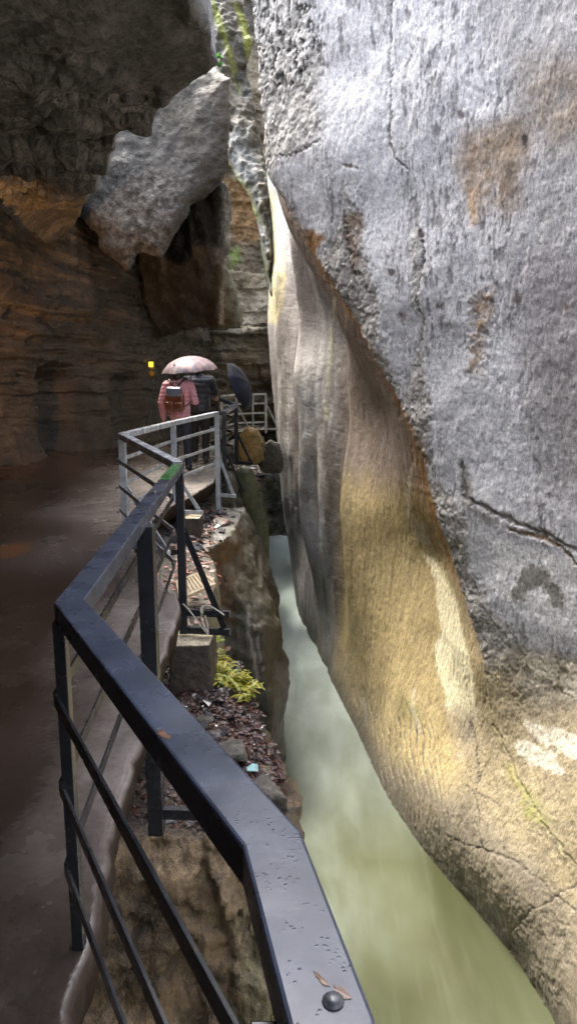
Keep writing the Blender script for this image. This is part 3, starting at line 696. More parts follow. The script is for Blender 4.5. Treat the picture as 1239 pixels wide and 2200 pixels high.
near_bank = rock_body('near_bank', [
    [(-2.4,3.45,-.75),(-1.2,3.65,-.85),(-.55,3.6,-.9),(-.1,3.7,-.9),(-.04,4.2,-.86),(-.2,5.0,-.8),(-.45,5.7,-.72),(-2.4,6,-.5),(-2.4,3.1,-4.6),(-.35,3.0,-4.6),(-.08,3.3,-4.6),(-.06,4.4,-4.6),(-.35,5.6,-4.6),(-2.4,6,-4.6)],
    [(-2.4,3.7,-.35),(-1.35,3.7,-.4),(-1.3,6,-.32),(-2.4,6,-.3),(-2.4,3.6,-1.2),(-1.15,3.5,-1.2),(-.95,6,-1.2),(-2.4,6,-1.2)],
    [(-3.5,-1,-.45),(-1.5,-1,-.45),(-1.3,1.5,-.5),(-1.75,3.6,-.4),(-3.5,3.6,-.4),(-3.5,-1,-4.6),(-1.2,-1,-4.6),(-1.0,1.5,-4.6),(-1.5,3.6,-4.6),(-3.5,3.6,-4.6)]],
      .028, 500, bank_colour((.20, .142, .082), (.32, .235, .14), (.05, .036, .024), (.035, .025, .021), 500, ex_near, 2.2, 13, (1, 1, .35)), rock_mat('wet brown rock', 17, (1, 1, .4), bump=1.0, dist=.05, rough=(.18, .5), spec=.5, crisp=.55), (.12, .05), (1.6, 5), extra=lambda P, N: sst(.6, .2, N[:, 2]) * (.10 * fbm(P, 3.4, 6, 507, .62, ani=(1, 1, .28)) + .20 * (blocky(P, 511, np.array([4.5, 4.5, 1.7]))[0] - .5) + .05 * (layered(P + np.array([0, 0, 1]) * (P[:, :1] * .5), 509, 2.0) - .5)))
tag(near_bank, kind='structure')
def ex_mid(P, px, py, n1, nf, put, N):
    put(soft(px, py, [(420,1330),(520,1330),(560,1460),(450,1460)], 20), (.17, .165, .095), .6)
mid_bank = rock_body('mid_bank', [
    [(-2.6,5.7,-.4),(-1.0,5.75,-.55),(-.78,6.3,-.6),(-.78,7.2,-.52),(-.95,8.7,-.45),(-2.6,8.7,-.35),(-2.6,5.5,-4.6),(-.5,5.6,-4.6),(-.4,7,-4.6),(-.6,8.8,-4.6),(-2.6,8.8,-4.6)]],
    .04, 520, bank_colour((.13, .12, .085), (.2, .185, .125), (.06, .055, .042), (.11, .095, .075), 520, ex_mid), M_bank, (.1, .04))
tag(mid_bank, kind='structure')
def ex_bulge(P, px, py, n1, nf, put, N):
    s = fbm(P, 3, 4, 545, ani=(1, 1, .25))
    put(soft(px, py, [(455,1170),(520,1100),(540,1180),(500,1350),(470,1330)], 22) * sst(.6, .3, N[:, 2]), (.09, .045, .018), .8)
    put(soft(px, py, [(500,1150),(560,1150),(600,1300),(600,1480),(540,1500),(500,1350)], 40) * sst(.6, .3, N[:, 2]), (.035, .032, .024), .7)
    put(sst(5, 2, dseg(px, py, [(535,1300),(536,1360),(548,1430),(552,1460)])), (.2, .19, .165), .8); put(sst(3, 1.2, dseg(px, py, [(548,1340),(556,1400),(565,1440)])), (.2, .19, .165), .7)
    put(sst(4, 2, dseg(px, py, [(560,1190),(562,1260)])), (.18, .17, .15), .6)
    put(soft(px, py, [(590,1420),(625,1440),(630,1540),(600,1660),(588,1600)], 10), (.10, .10, .105), .8)
    put(sst(.3, .7, N[:, 2]) * sst(.1, -.3, n1), (.12, .12, .085), .5)
bulge_bank = rock_body('bulging_bank', [
    [(-2.6,8.6,-.25),(-1.05,8.75,-.42),(-.8,9.5,-.34),(-.68,11,-.22),(-2.6,11.6,-.15),(-.95,8.9,-.9),(-.55,9.8,-.8),(-.5,11,-.8),(-2.6,8.7,-1),(-2.6,11.6,-1)],
    [(-2.6,8.9,-.6),(-.9,9.0,-.7),(-.55,9.8,-.7),(-.5,11,-.7),(-2.6,11.5,-.6),(-.33,9.0,-1.7),(-.17,9.8,-1.6),(-.2,11,-1.6),(-.22,8.9,-2.6),(-.07,9.5,-2.7),(-.1,10.6,-2.7),(-.22,8.7,-4.6),(-.1,9.6,-4.6),(-.2,11,-4.6),(-2.6,8.9,-4.6),(-2.6,11.5,-4.6)]],
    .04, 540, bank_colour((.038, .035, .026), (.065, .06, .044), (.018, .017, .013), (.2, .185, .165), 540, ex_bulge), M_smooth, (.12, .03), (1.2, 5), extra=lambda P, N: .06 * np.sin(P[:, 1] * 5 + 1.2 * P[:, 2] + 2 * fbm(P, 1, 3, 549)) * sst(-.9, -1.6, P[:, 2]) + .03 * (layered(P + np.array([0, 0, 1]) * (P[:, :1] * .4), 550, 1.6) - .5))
tag(bulge_bank, kind='structure')
far_bank = rock_body('far_bank', [
    [(-3.2,11.4,-.1),(-1.4,11.5,-.15),(-1.1,12.5,.0),(-1.1,14,.05),(-3.2,15,.1),(-3.2,11.2,-4.6),(-.85,11.3,-4.6),(-.8,13,-4.6),(-1.0,15,-4.6),(-3.2,15,-4.6)],
    [(-3.4,15,-.1),(-1.1,15,-.5),(-.75,15.5,-.6),(-.55,17,-.55),(-.75,18.5,-.5),(-3.4,19,0),(-3.4,15,-4.6),(-.85,15.5,-4.6),(-.7,18,-4.6),(-.95,19.5,-4.6),(-3.4,19.5,-4.6)],
    [(-3.4,19,.1),(-1.2,19.3,.1),(-.8,21,.2),(-.9,25,.3),(-3.4,25,.2),(-3.4,19,-4.6),(-1.0,19.6,-4.6),(-1.0,21.5,-4.6),(-1.2,25,-4.6),(-3.4,25,-4.6)]],
    .055, 560, bank_colour((.11, .105, .085), (.13, .12, .1), (.035, .032, .027), (.2, .185, .17), 560, None, 1.2, 6), M_far, (.14, .06), (1.2, 4), extra=lambda P, N: .08 * (layered(P, 565, 1.2) - .5))
tag(far_bank, kind='structure')

# free-standing blocks of the bank
def block(name, outline, y0, thick, cols, seed, label, ragged=4, amp=.05, tilt=0, rnd=.12, mat=None, step=.022, ex=None):
    o = relief(name, outline, lambda px, py: y0 + tilt * (1100 - py), thick, tinted(*cols, seed, 2.5, 12, ex), step=step, amp=amp, seed=seed, ragged=ragged, rnd=rnd, mat=mat or M_bank)
    return tag(o, label, 'rock')
block('rock_flake', [(508,1012),(520,1000),(540,1006),(556,1040),(568,1080),(578,1130),(580,1200),(562,1260),(548,1230),(536,1160),(522,1090),(506,1040)], 11.3, .7, ((.05, .054, .024), (.08, .085, .036), (.03, .03, .018)), 601, 'tall mossy green rock flake leaning over the river beside the walkway', mat=M_smooth)
block('mossy_block', [(512,935),(530,915),(552,922),(566,950),(568,990),(552,1002),(520,1000),(508,970)], 15.6, .9, ((.15, .115, .036), (.23, .17, .08), (.06, .05, .02)), 611, 'ochre block of rock with reddish leaves below the dark braced railing post')
block('dark_block', [(556,958),(580,942),(602,950),(612,1000),(604,1018),(560,1012),(552,990)], 16.2, .9, ((.06, .055, .045), (.10, .095, .075), (.03, .028, .024)), 621, 'dark square block of rock against the fluted cliff, right of the ochre block')

# unseen rock wall added behind the viewer to stop light from there
stop_wall = rock_body('light_stop_wall', [[(-8, -7.5, -1), (2, -7.5, -1), (-8, -6, -1), (1.2, -6, -1), (-8, -7.5, 6), (3, -7.5, 6), (-8, -6, 6), (2, -6, 6)]], .16, 570, bank_colour((.1, .08, .06), (.15, .12, .09), (.05, .04, .03), None, 570), M_far, (.3, .1), (.6, 2))
tag(stop_wall, kind='structure')
# ------------------------------------------------------------------ river
def build_water():
    m = NT('silty river water'); v = m.coord((1, .35, 1)); w = m.coord((1.6, .5, 1))
    n = m.noise(v, .9, 4, .5, .4); f = m.noise(w, 1.5, 4, .5, .35)
    c = m.ramp(n, [(.32, (.046, .049, .023)), (.5, (.075, .081, .046)), (.72, (.14, .155, .118))])
    sepa = m.n('ShaderNodeSeparateXYZ'); tc = m.n('ShaderNodeTexCoord'); m.l(tc.outputs['Object'], sepa.inputs[0])
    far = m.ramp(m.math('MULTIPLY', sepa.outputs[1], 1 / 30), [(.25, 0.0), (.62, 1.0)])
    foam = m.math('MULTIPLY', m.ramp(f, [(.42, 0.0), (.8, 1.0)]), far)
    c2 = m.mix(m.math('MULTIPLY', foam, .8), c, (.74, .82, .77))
    c3 = m.mix(m.math('MULTIPLY', far, .8), c2, (.56, .65, .60))  # brightness of the far water painted in as a paler colour
    ws = m.coord((3.2, .28, 1)); fs = m.ramp(m.noise(ws, 2.6, 5, .6, .25), [(.55, 0.0), (.75, 1.0)]); c3 = m.mix(m.math('MULTIPLY', fs, .05), c3, (.34, .38, .30))
    b = m.bump(m.noise(v, 3.0, 4, .5, .4), .35, .05); b = m.bump(m.noise(w, 9, 3, .6), .2, .015, b)
    m.set(Base_Color=c3, Roughness=.14, Normal=b, IOR=1.33)
    xs = np.linspace(-5, 6, 60); ys = np.linspace(-3, 32, 160); X, Y = [a.ravel() for a in np.meshgrid(xs, ys, indexing='ij')]
    P = np.stack([X, Y, X * 0], 1); Z = ZW + .025 * fbm(P, .9, 4, 701, ani=(1, .5, 1)) + .03 * fbm(P, 1.6, 3, 711) * sst(12, 20, Y)
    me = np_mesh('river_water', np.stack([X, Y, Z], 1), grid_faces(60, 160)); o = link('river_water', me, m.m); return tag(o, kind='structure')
build_water()

# ------------------------------------------------------------------ railing line (plan) and walkway
def deck_z(y): return float(np.interp(y, [0, 4, 5.4, 7.3, 9.4, 10.7, 11.3, 13, 16, 22], [0, 0, .02, .09, .13, .24, .33, .38, .40, .45]))
def rail_pt(px, py, Y): 
    p = at_y(px, py, Y); return Vector(p)
rA = Vector(at_z(150, 1290, 1.08)); rN = Vector(at_z(585, 1800, 1.08)); rO = Vector(at_z(715, 2200, 1.08))
rB = rail_pt(385, 992, 5.35); rC = rail_pt(262, 930, 7.3); rD = rail_pt(372, 904, 9.4); rE = rail_pt(466, 884, 10.7)
rF = rail_pt(507, 866, 13.0); rG = rail_pt(466, 851, 16.5); rH = rail_pt(571, 845, 21.5); rI = rail_pt(500, 848, 20.5)
DECK_EDGE = [rO + Vector((.5, -1.2, 0)), rO, rN, rA, rB, rC, rD, rE, rF, rG, rI, rH]
def build_walkway():
    """cast concrete walkway: a slab whose river edge runs just inside the railing"""
    edge = [(-.2,-7),(.05,-1.5),(-.05,.45),(-.2,.85),(-.58,1.6),(-.67,2.4),(-.76,3.7),(-.80,4.7),(-.87,5.3),(-1.75,7.15),(-1.52,9.2),(-1.16,10.6),(-1.1,12.9),(-1.55,14.5),(-1.9,16.5),(-1.7,19.5),(-.75,21.2),(-.7,23.5)]
    ey = np.array([e[1] for e in edge]); ex = np.array([e[0] for e in edge])
    ys = np.concatenate([np.linspace(-7, 0, 60, endpoint=False), np.linspace(0, 23.5, 560)]); q = np.stack([ys * 0, ys, ys * 0], 1)
    xe = np.interp(ys, ey, ex) + .03 * fbm(q, 3.2, 4, 721, .6) + .012 * fbm(q, 14, 3, 723)
    ns = 150; t = np.linspace(0, 1, ns) ** .7
    X = (-7.5 + t[None] * (xe[:, None] + 7.5)); Y = np.repeat(ys[:, None], ns, 1); P = np.stack([X.ravel(), Y.ravel(), X.ravel() * 0], 1)
    dz = np.array([deck_z(y) for y in ys]); Z = np.repeat(dz[:, None], ns, 1).ravel() + .012 * fbm(P, 1.1, 4, 731) + .004 * fbm(P, 7, 3, 735)
    Z = Z + .12 * sst(-3.6, -5, P[:, 0]) * (.6 + fbm(P, 1.5, 3, 737)); P[:, 2] = Z
    n1 = fbm(P, .8, 5, 741, .6); nf = fbm(P, 6, 4, 745, .65)
    c = np.tile((.17, .142, .128), (len(P), 1))
    def put(m, col, k=1.0): c[:] = c * (1 - (m * k)[:, None]) + np.array(col) * (m * k)[:, None]
    put(sst(0, .5, n1), (.23, .20, .182), .8); put(sst(0, -.5, n1), (.105, .086, .076), .8); put(sst(.2, .5, nf), (.26, .23, .21), .5); put(sst(-.2, -.5, nf), (.09, .074, .064), .6)
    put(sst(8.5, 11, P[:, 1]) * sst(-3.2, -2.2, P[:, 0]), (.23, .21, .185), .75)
    put(sst(-2.2, -3.4, P[:, 0] + .5 * n1), (.026, .014, .008), .92)  # shade under the roof painted into the cave floor colour
    put(sst(-1.0, -1.7, P[:, 0] + .35 * n1) * sst(8, 5.5, P[:, 1]), (.02, .011, .007), .92)  # roof shade painted further out towards the railing
    put(sst(-.78, -1.1, P[:, 0] + .1 * n1) * sst(4.4, 2.6, P[:, 1]), (.014, .009, .006), .92)  # near left shade painted darker still
    put(sst(2.9, 1.8, P[:, 1]), (.022, .015, .011), .85)  # near end of the walkway painted dark as shaded
    pd = at_z(22, 1197, 0); put(sst(1.12, .9, np.hypot((P[:, 0] - pd[0]) / .19, (P[:, 1] - pd[1]) / .27) + .12 * n1), (.16, .07, .025), .8)  # warm pool of lamp light painted into the floor colour
    G = P.reshape(len(ys), ns, 3); e = G[:, -1]
    rows = []
    for k, (dx, dzz) in enumerate([(.012, -.02), (.02, -.06), (.0, -.15), (-.05, -.22), (-.5, -.25), (-3, -.3)]):
        r = e.copy(); r[:, 0] += dx + .02 * fbm(r + k * .3, 5, 4, 751); r[:, 2] += dzz + .01 * fbm(r + k, 6, 3, 753); rows.append(r)
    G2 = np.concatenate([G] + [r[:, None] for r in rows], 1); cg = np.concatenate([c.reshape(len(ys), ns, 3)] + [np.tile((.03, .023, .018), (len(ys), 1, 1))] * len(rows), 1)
    m = NT('wet concrete'); v = m.coord(); col = m.attr('rock_colour').outputs['Color']
    g = m.noise(v, 26, 8, .7); k = m.ramp(g, [(.3, .7), (.5, 1.0), (.7, 1.2)]); c2 = m.mix(1.0, col, k, 'MULTIPLY')
    wet = m.ramp(m.noise(v, 1.7, 5, .6), [(.38, 0.0), (.6, 1.0)])
    rg = m.ramp(wet, [(0, .06), (1, .3)]); m.p.inputs['Specular IOR Level'].default_value = .5; bb = m.bump(m.noise(v, 45, 5, .65), .3, .004); bb = m.bump(m.noise(v, 8, 4, .6), .4, .012, bb)
    gz = m.n('ShaderNodeSeparateXYZ'); gn = m.n('ShaderNodeNewGeometry'); m.l(gn.outputs['Normal'], gz.inputs[0]); flat = m.ramp(gz.outputs[2], [(.86, 0.0), (.985, 1.0)])
    m.set(Base_Color=c2, Roughness=m.mix(flat, (.75, .75, .75), rg), Normal=bb); m.l(m.math('MULTIPLY', flat, .5), m.p.inputs['Specular IOR Level'])
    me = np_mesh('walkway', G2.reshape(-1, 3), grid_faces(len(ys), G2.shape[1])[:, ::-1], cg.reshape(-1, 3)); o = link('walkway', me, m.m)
    return tag(o, kind='structure')
walkway = build_walkway()
# ------------------------------------------------------------------ steel railings
def deck_z(y): return float(np.interp(y, [0, 4, 5.4, 7.3, 9.4, 10.7, 11.3, 13, 16, 22], [0, 0, .02, .09, .13, .24, .33, .38, .40, .45]))
def paint_mat(name, base, rust=.5, drops=True, rough=(.14, .36)):
    m = NT(name); v = m.coord()
    n = m.noise(v, 9, 6, .65); c = m.mix(m.ramp(n, [(.35, 0.0), (.7, 1.0)]), tuple(x * .75 for x in base), tuple(min(1, x * 1.3) for x in base))
    rm = m.ramp(m.noise(v, 13, 7, .7, .4), [(.66, 0.0), (.70, 1.0)]); c = m.mix(m.math('MULTIPLY', rm, rust), c, (.20, .075, .03))
    fl = m.ramp(m.vor(v, 60), [(.0, 1.0), (.12, 0.0)]); fm = m.ramp(m.noise(v, 22, 2, .5), [(.55, 0.0), (.6, 1.0)])
    c = m.mix(m.math('MULTIPLY', m.math('MULTIPLY', fl, fm), .35), c, (.05, .04, .035))
    b = m.bump(m.noise(v, 70, 4, .6), .10, .002)
    if drops:
        d = m.ramp(m.vor(v, 150), [(.0, 1.0), (.3, 0.0)]); dm = m.ramp(m.noise(v, 31, 3, .5), [(.54, 0.0), (.6, 1.0)])
        b = m.bump(m.math('MULTIPLY', d, dm), .32, .002, b)
    m.set(Base_Color=c, Roughness=m.ramp(m.noise(v, 5, 5, .6), [(.35, rough[0]), (.65, rough[1])]), Normal=b)
    m.p.inputs['Specular IOR Level'].default_value = .4
    return m.m
M_rail = paint_mat('slate grey rail paint', (.028, .036, .056))
M_post = paint_mat('dark grey post paint', (.02, .022, .026), .35)
M_pale = paint_mat('pale grey rail tone', (.32, .34, .355), .35)  # lighter grey than the foreground rail
M_bolt = paint_mat('bolt steel', (.06, .065, .075), .5, False)
M_green = paint_mat('green paint', (.006, .11, .02), .1)
M_rust = paint_mat('bare rusted steel', (.11, .055, .032), .9)

def new_bm_obj(name, bm, mat, parent, bevel=0.0, smooth=False):
    me = bpy.data.meshes.new(name); bmesh.ops.recalc_face_normals(bm, faces=bm.faces); bm.to_mesh(me); bm.free()
    for p in me.polygons: p.use_smooth = smooth
    o = link(name, me, mat, parent)
    if bevel:
        b = o.modifiers.new('bevel', 'BEVEL'); b.width = bevel; b.segments = 2; b.limit_method = 'ANGLE'
    return o
def sweep(bm, pts, w, h, ztop=True, off=0.0, cuts=1):
    """rectangular bar along a polyline in plan, mitred at the corners; pts give the top centre line"""
    P = [Vector(p) for p in pts]; n = len(P); rings = []
    for i in range(n):
        d0 = (P[i] - P[i - 1]).xy.normalized() if i > 0 else None; d1 = (P[i + 1] - P[i]).xy.normalized() if i < n - 1 else None
        if d0 is None: d0 = d1
        if d1 is None: d1 = d0
        n0, n1 = Vector((d0.y, -d0.x)), Vector((d1.y, -d1.x)); mi = (n0 + n1); mi = mi / max(mi.dot(n0), .35)
        a, b = P[i].xy + mi * (off - w / 2), P[i].xy + mi * (off + w / 2); z1 = P[i].z; z0 = z1 - h
        rings.append([bm.verts.new((a.x, a.y, z1)), bm.verts.new((b.x, b.y, z1)), bm.verts.new((b.x, b.y, z0)), bm.verts.new((a.x, a.y, z0))])
    for r, s in zip(rings[:-1], rings[1:]):
        for k in range(4): bm.faces.new((r[k], r[(k + 1) % 4], s[(k + 1) % 4], s[k]))
    bm.faces.new(rings[0][::-1]); bm.faces.new(rings[-1])
def beam(bm, a, b, w, t, up=(0, 0, 1)):
    """flat bar from a to b: w across (in the plane of up), t thick"""
    a, b = Vector(a), Vector(b); d = (b - a).normalized(); upv = Vector(up)
    s = d.cross(upv); s = s.normalized() if s.length > 1e-4 else Vector((1, 0, 0)); q = s.cross(d).normalized()
    vs = [bm.verts.new(p + s * (i * t / 2) + q * (j * w / 2)) for p in (a, b) for i, j in ((-1, -1), (1, -1), (1, 1), (-1, 1))]
    for k in range(4): bm.faces.new((vs[k], vs[(k + 1) % 4], vs[4 + (k + 1) % 4], vs[4 + k]))
    bm.faces.new(vs[:4][::-1]); bm.faces.new(vs[4:])
def dome(bm, c, nrm, r, h, hexa=True):
    c, nrm = Vector(c), Vector(nrm).normalized(); q = nrm.to_track_quat('Z', 'Y'); rings = []
    prof = [(1.25, 0), (1.25, .22), (.98, .3), (.9, .7), (.6, .95)]
    for rr, hh in prof: rings.append([bm.verts.new(c + q @ Vector((math.cos(k * math.pi / 6) * r * rr, math.sin(k * math.pi / 6) * r * rr, hh * h))) for k in range(12)])
    for a, b in zip(rings[:-1], rings[1:]):
        for k in range(12): bm.faces.new((a[k], a[(k + 1) % 12], b[(k + 1) % 12], b[k]))
    bm.faces.new(rings[-1]); bm.faces.new(rings[0][::-1])

BARH = (.80, .53, .27)
def railing(label, line, posts, loc, bar_off=-.052, group='steel railings along the walkway', hw=.08, hh=.062, barline=None, bw=.042, bt=.009, M1=None, M2=None):
    M1 = M1 or M_rail; M2 = M2 or M_post
    """line: top centre points of the handrail; posts: dict(index or point, width, bottom, brace...)"""
    t = thing('metal_railing', label, 'railing', loc, group)
    bm = bmesh.new(); sweep(bm, line, hw, hh); new_bm_obj('handrail', bm, M1, t, .005)
    for hgt in BARH:
        bl = [Vector((p.x, p.y, deck_z(p.y) + hgt + bw / 2 + (p.z - deck_z(p.y) - 1.08) * .6)) for p in (barline or line)]
        bm = bmesh.new(); sweep(bm, bl, bt, bw, off=bar_off); new_bm_obj('rail_bar', bm, M2, t, .0015)
    for p in posts:
        c = Vector(p['at']); w = p.get('w', .06); bm = bmesh.new(); o2 = Vector((*p.get('off', (0, 0)), 0))
        c = c + o2; top = c.z - hh + .004
        beam(bm, (c.x, c.y, p['bottom']), (c.x, c.y, top), w, p.get('d', w), up=p.get('face', (0, 1, 0)))
        new_bm_obj('post', bm, M2, t, .003)
        for (z0, out, z1, bz) in p.get('brace', []):
            od = Vector((*out, 0)); e = Vector((c.x, c.y, 0)) + Vector((od.x, od.y, 0)); sd = Vector((-od.y, od.x, 0)).normalized() * .03
            bm = bmesh.new(); beam(bm, Vector((c.x, c.y, z0)) + sd * 1.2, Vector((e.x, e.y, z1)) + sd * 1.2, .045, .012, up=(od.y, -od.x, 0)) if False else beam(bm, Vector((c.x, c.y, z0)) + sd, Vector((e.x, e.y, z1)) + sd, .05, .012, up=(0, 0, 1))
            new_bm_obj('brace', bm, M2, t, .0015)
            for z in bz:
                bm = bmesh.new(); beam(bm, Vector((c.x, c.y, z)), Vector((e.x, e.y, z)) + od.normalized() * .05, .055, .04); k = new_bm_obj('bracket', bm, M2, t, .002)
    return t
def part(t, name): return [c for c in t.children if c.name.split('.')[0] == name][0]
def bolt(t, at, nrm, r=.011, h=.012):
    bm = bmesh.new(); dome(bm, at, nrm, r, h); return new_bm_obj('bolt', bm, M_bolt, t, 0, True)

rO2 = rO + Vector((.03, -.9, 0))
P1 = rA.lerp(rB, (3.15 - rA.y) / (rB.y - rA.y)); rNA = rN + Vector((.0, .0, 0))
near_rail = railing('dark slate foreground railing with a rust bloom and a green paint patch on its handrail', [rO2, rO, rN, rA, rB],
    [dict(at=rA + Vector((-.03, .0, 0)), w=.034, bottom=-.02, face=(1, 0, 0)), dict(at=P1, w=.075, bottom=-.55, off=(.03, 0), brace=[(.22, (.42, -.02), -.42, (-.44,))]),
     dict(at=rB, w=.062, bottom=-.30, off=(.0, .0), brace=[(.58, (.33, -.05), -.26, (-.27, -.12))]),
     dict(at=rO + Vector((-.02, .0, 0)), w=.06, bottom=-.5, off=(-.03, .03))], (rA.x, rA.y, 0))
pale_rail = railing('pale grey zigzag railing between the green paint patch and the walkers', [rB + Vector((-.02, .045, .0)), rC, rD, rE],
    [dict(at=rC, w=.07, bottom=.05, brace=[(.62, (.5, -.42), .0, (.0,))]), dict(at=rD, w=.07, bottom=-.07, brace=[(.5, (.34, -.08), -.02, (-.02,))]),
     dict(at=rE, w=.075, bottom=-.27, brace=[(.62, (.24, -.14), .0, (.02,))])], (rC.x, rC.y, deck_z(rC.y)), M1=M_pale, M2=M_pale)
for c in (rB, rC):
    for hgt in BARH: bolt(part(near_rail if c is rB else pale_rail, 'rail_bar'), (c.x - .062, c.y - .05, deck_z(c.y) + hgt), (-.1, -1, 0))
bp = at_z(715, 2152, 1.08); bolt(part(near_rail, 'handrail'), Vector(bp) + Vector((0, 0, .0)), (0, 0, 1), .0085, .0065)
d1 = rA.lerp(rB, .55); bolt(part(near_rail, 'handrail'), Vector((d1.x, d1.y, d1.z)), (0, 0, 1), .011, .01)
def strip(name, a, b, w, mat, parent, lift=.0016, t=.003, n=24, rag=.004, seed=1):
    a, b = Vector(a), Vector(b); d = (b - a); s = Vector((d.y, -d.x, 0)).normalized(); bm = bmesh.new(); rows = []
    for i in range(n + 1):
        f = i / n; c = a + d * f; e = w / 2 - abs(rag * math.sin(i * 2.3 + seed))
        if i in (0, n): e *= .7
        rows.append([bm.verts.new(c + s * q + Vector((0, 0, z))) for q, z in ((-e, lift), (e, lift), (e, -t), (-e, -t))])
    for r, q in zip(rows[:-1], rows[1:]):
        for k in range(4): bm.faces.new((r[k], r[(k + 1) % 4], q[(k + 1) % 4], q[k]))
    bm.faces.new(rows[0][::-1]); bm.faces.new(rows[-1]); return new_bm_obj(name, bm, mat, parent)
strip('green_patch', rB.lerp(rA, .045), rB.lerp(rA, .30), .078, M_green, part(near_rail, 'handrail'))
# rust blooms on the handrail
def bloom(px, py, r, seed, k=1.6):
    c = Vector(at_z(px, py, 1.08)); bm = bmesh.new(); rng = random.Random(seed); ctr = bm.verts.new(c + Vector((0, 0, .0012))); ring = []
    for i in range(22):
        a = i * math.tau / 22; q = r * rng.uniform(.55, 1.15); v = Vector((math.cos(a) * q * .6, math.sin(a) * q * k, .0008)); v.rotate(Euler((0, 0, R(35)))); ring.append(bm.verts.new(c + v))
    for i in range(22): bm.faces.new((ctr, ring[i], ring[(i + 1) % 22]))
    return new_bm_obj('rust_bloom', bm, M_rust, part(near_rail, 'handrail'))
bloom(352, 1578, .012, 3, 1.8); bloom(735, 2135, .010, 8, 1.2); bloom(690, 2105, .005, 9, 2.6)

rE2 = rE + Vector((.08, .28, .0)); rF = rail_pt(507, 866, 12.6); rG = rail_pt(466, 851, 13.4)
rI0 = rail_pt(478, 849, 15.2)
mid_rail = railing('dark short railing with crossing bars just past the light grey run', [rE2, rF, rG],
    [dict(at=rE2, w=.07, bottom=-.05, brace=[(.65, (.3, -.25), .05, ())]), dict(at=rF, w=.07, bottom=.28, brace=[(.85, (.26, -.12), .32, (.32,))]), dict(at=rG, w=.06, bottom=.36)], (rE2.x, rE2.y, deck_z(11)), bar_off=-.05)
rI = rail_pt(476, 848, 17.5); rI2 = rail_pt(508, 846, 19.5); rH = rail_pt(571, 845, 20.0); rH2 = rail_pt(575, 850, 23)
far_rail = railing('small pale railing at the far bend with three thin bars, beyond the black umbrella', [rI, rI2, rH],
    [dict(at=rI, w=.06, bottom=.4), dict(at=rI2, w=.06, bottom=.4, brace=[(1.2, (.38, -.3), .45, ())]), dict(at=rI2.lerp(rH, .55), w=.05, bottom=.42), dict(at=rH, w=.07, bottom=.40, brace=[(1.2, (.35, -.3), .5, (.52,))])], (rI.x, rI.y, .4), hh=.05, bw=.05, bt=.012, M1=M_pale, M2=M_pale)
# ------------------------------------------------------------------ piers, board, rope, lamp, plants, litter
dg_ = None
def bvh_of(o):
    me = o.data; return BVHTree.FromPolygons([v.co for v in me.vertices], [tuple(p.vertices) for p in me.polygons])
T_near, T_mid, T_bulge, T_farb = bvh_of(near_bank), bvh_of(mid_bank), bvh_of(bulge_bank), bvh_of(far_bank)
T_cave = bvh_of(cave_wall); T_rib = bvh_of(rib)
def down(T, x, y, z=.6):
    h = T.ray_cast(Vector((x, y, z)), Vector((0, 0, -1))); return h[0], h[1]
M_conc = rock_mat('weathered concrete', 40, bump=.6, dist=.012, rough=(.5, .85))
def pier(label, x0, x1, y0, y1, z0, z1, seed):
    j = .03
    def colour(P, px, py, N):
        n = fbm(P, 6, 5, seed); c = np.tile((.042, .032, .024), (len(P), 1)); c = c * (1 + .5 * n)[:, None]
        m = sst(.5, .8, N[:, 2] + .25 * n)[:, None]; return c * (1 - m) + np.array((.5, .43, .3)) * m  # upward faces coloured pale as if catching daylight, sides left dark
    o = rock_body('concrete_pier', [[(x0, y0, z1), (x1, y0 + .02, z1), (x1 + .01, y1, z1), (x0 + .01, y1, z1 + .01), (x0 - j, y0 - j, z0), (x1 + j, y0 - j, z0), (x1 + j, y1 + j, z0), (x0 - j, y1 + j, z0)]],
        .012, seed, colour, M_conc, (.012, .006), (4, 18), sm=1)
    return tag(o, label, 'pier')
pier('squat concrete pier with its lit top coloured pale yellow under the braced post', -.93, -.62, 5.15, 5.55, -1.0, -.33, 801)
pier('small brown concrete footing below the light grey post near the leaf strewn ledge', -1.47, -1.2, 9.15, 9.5, -.6, -.07, 811)

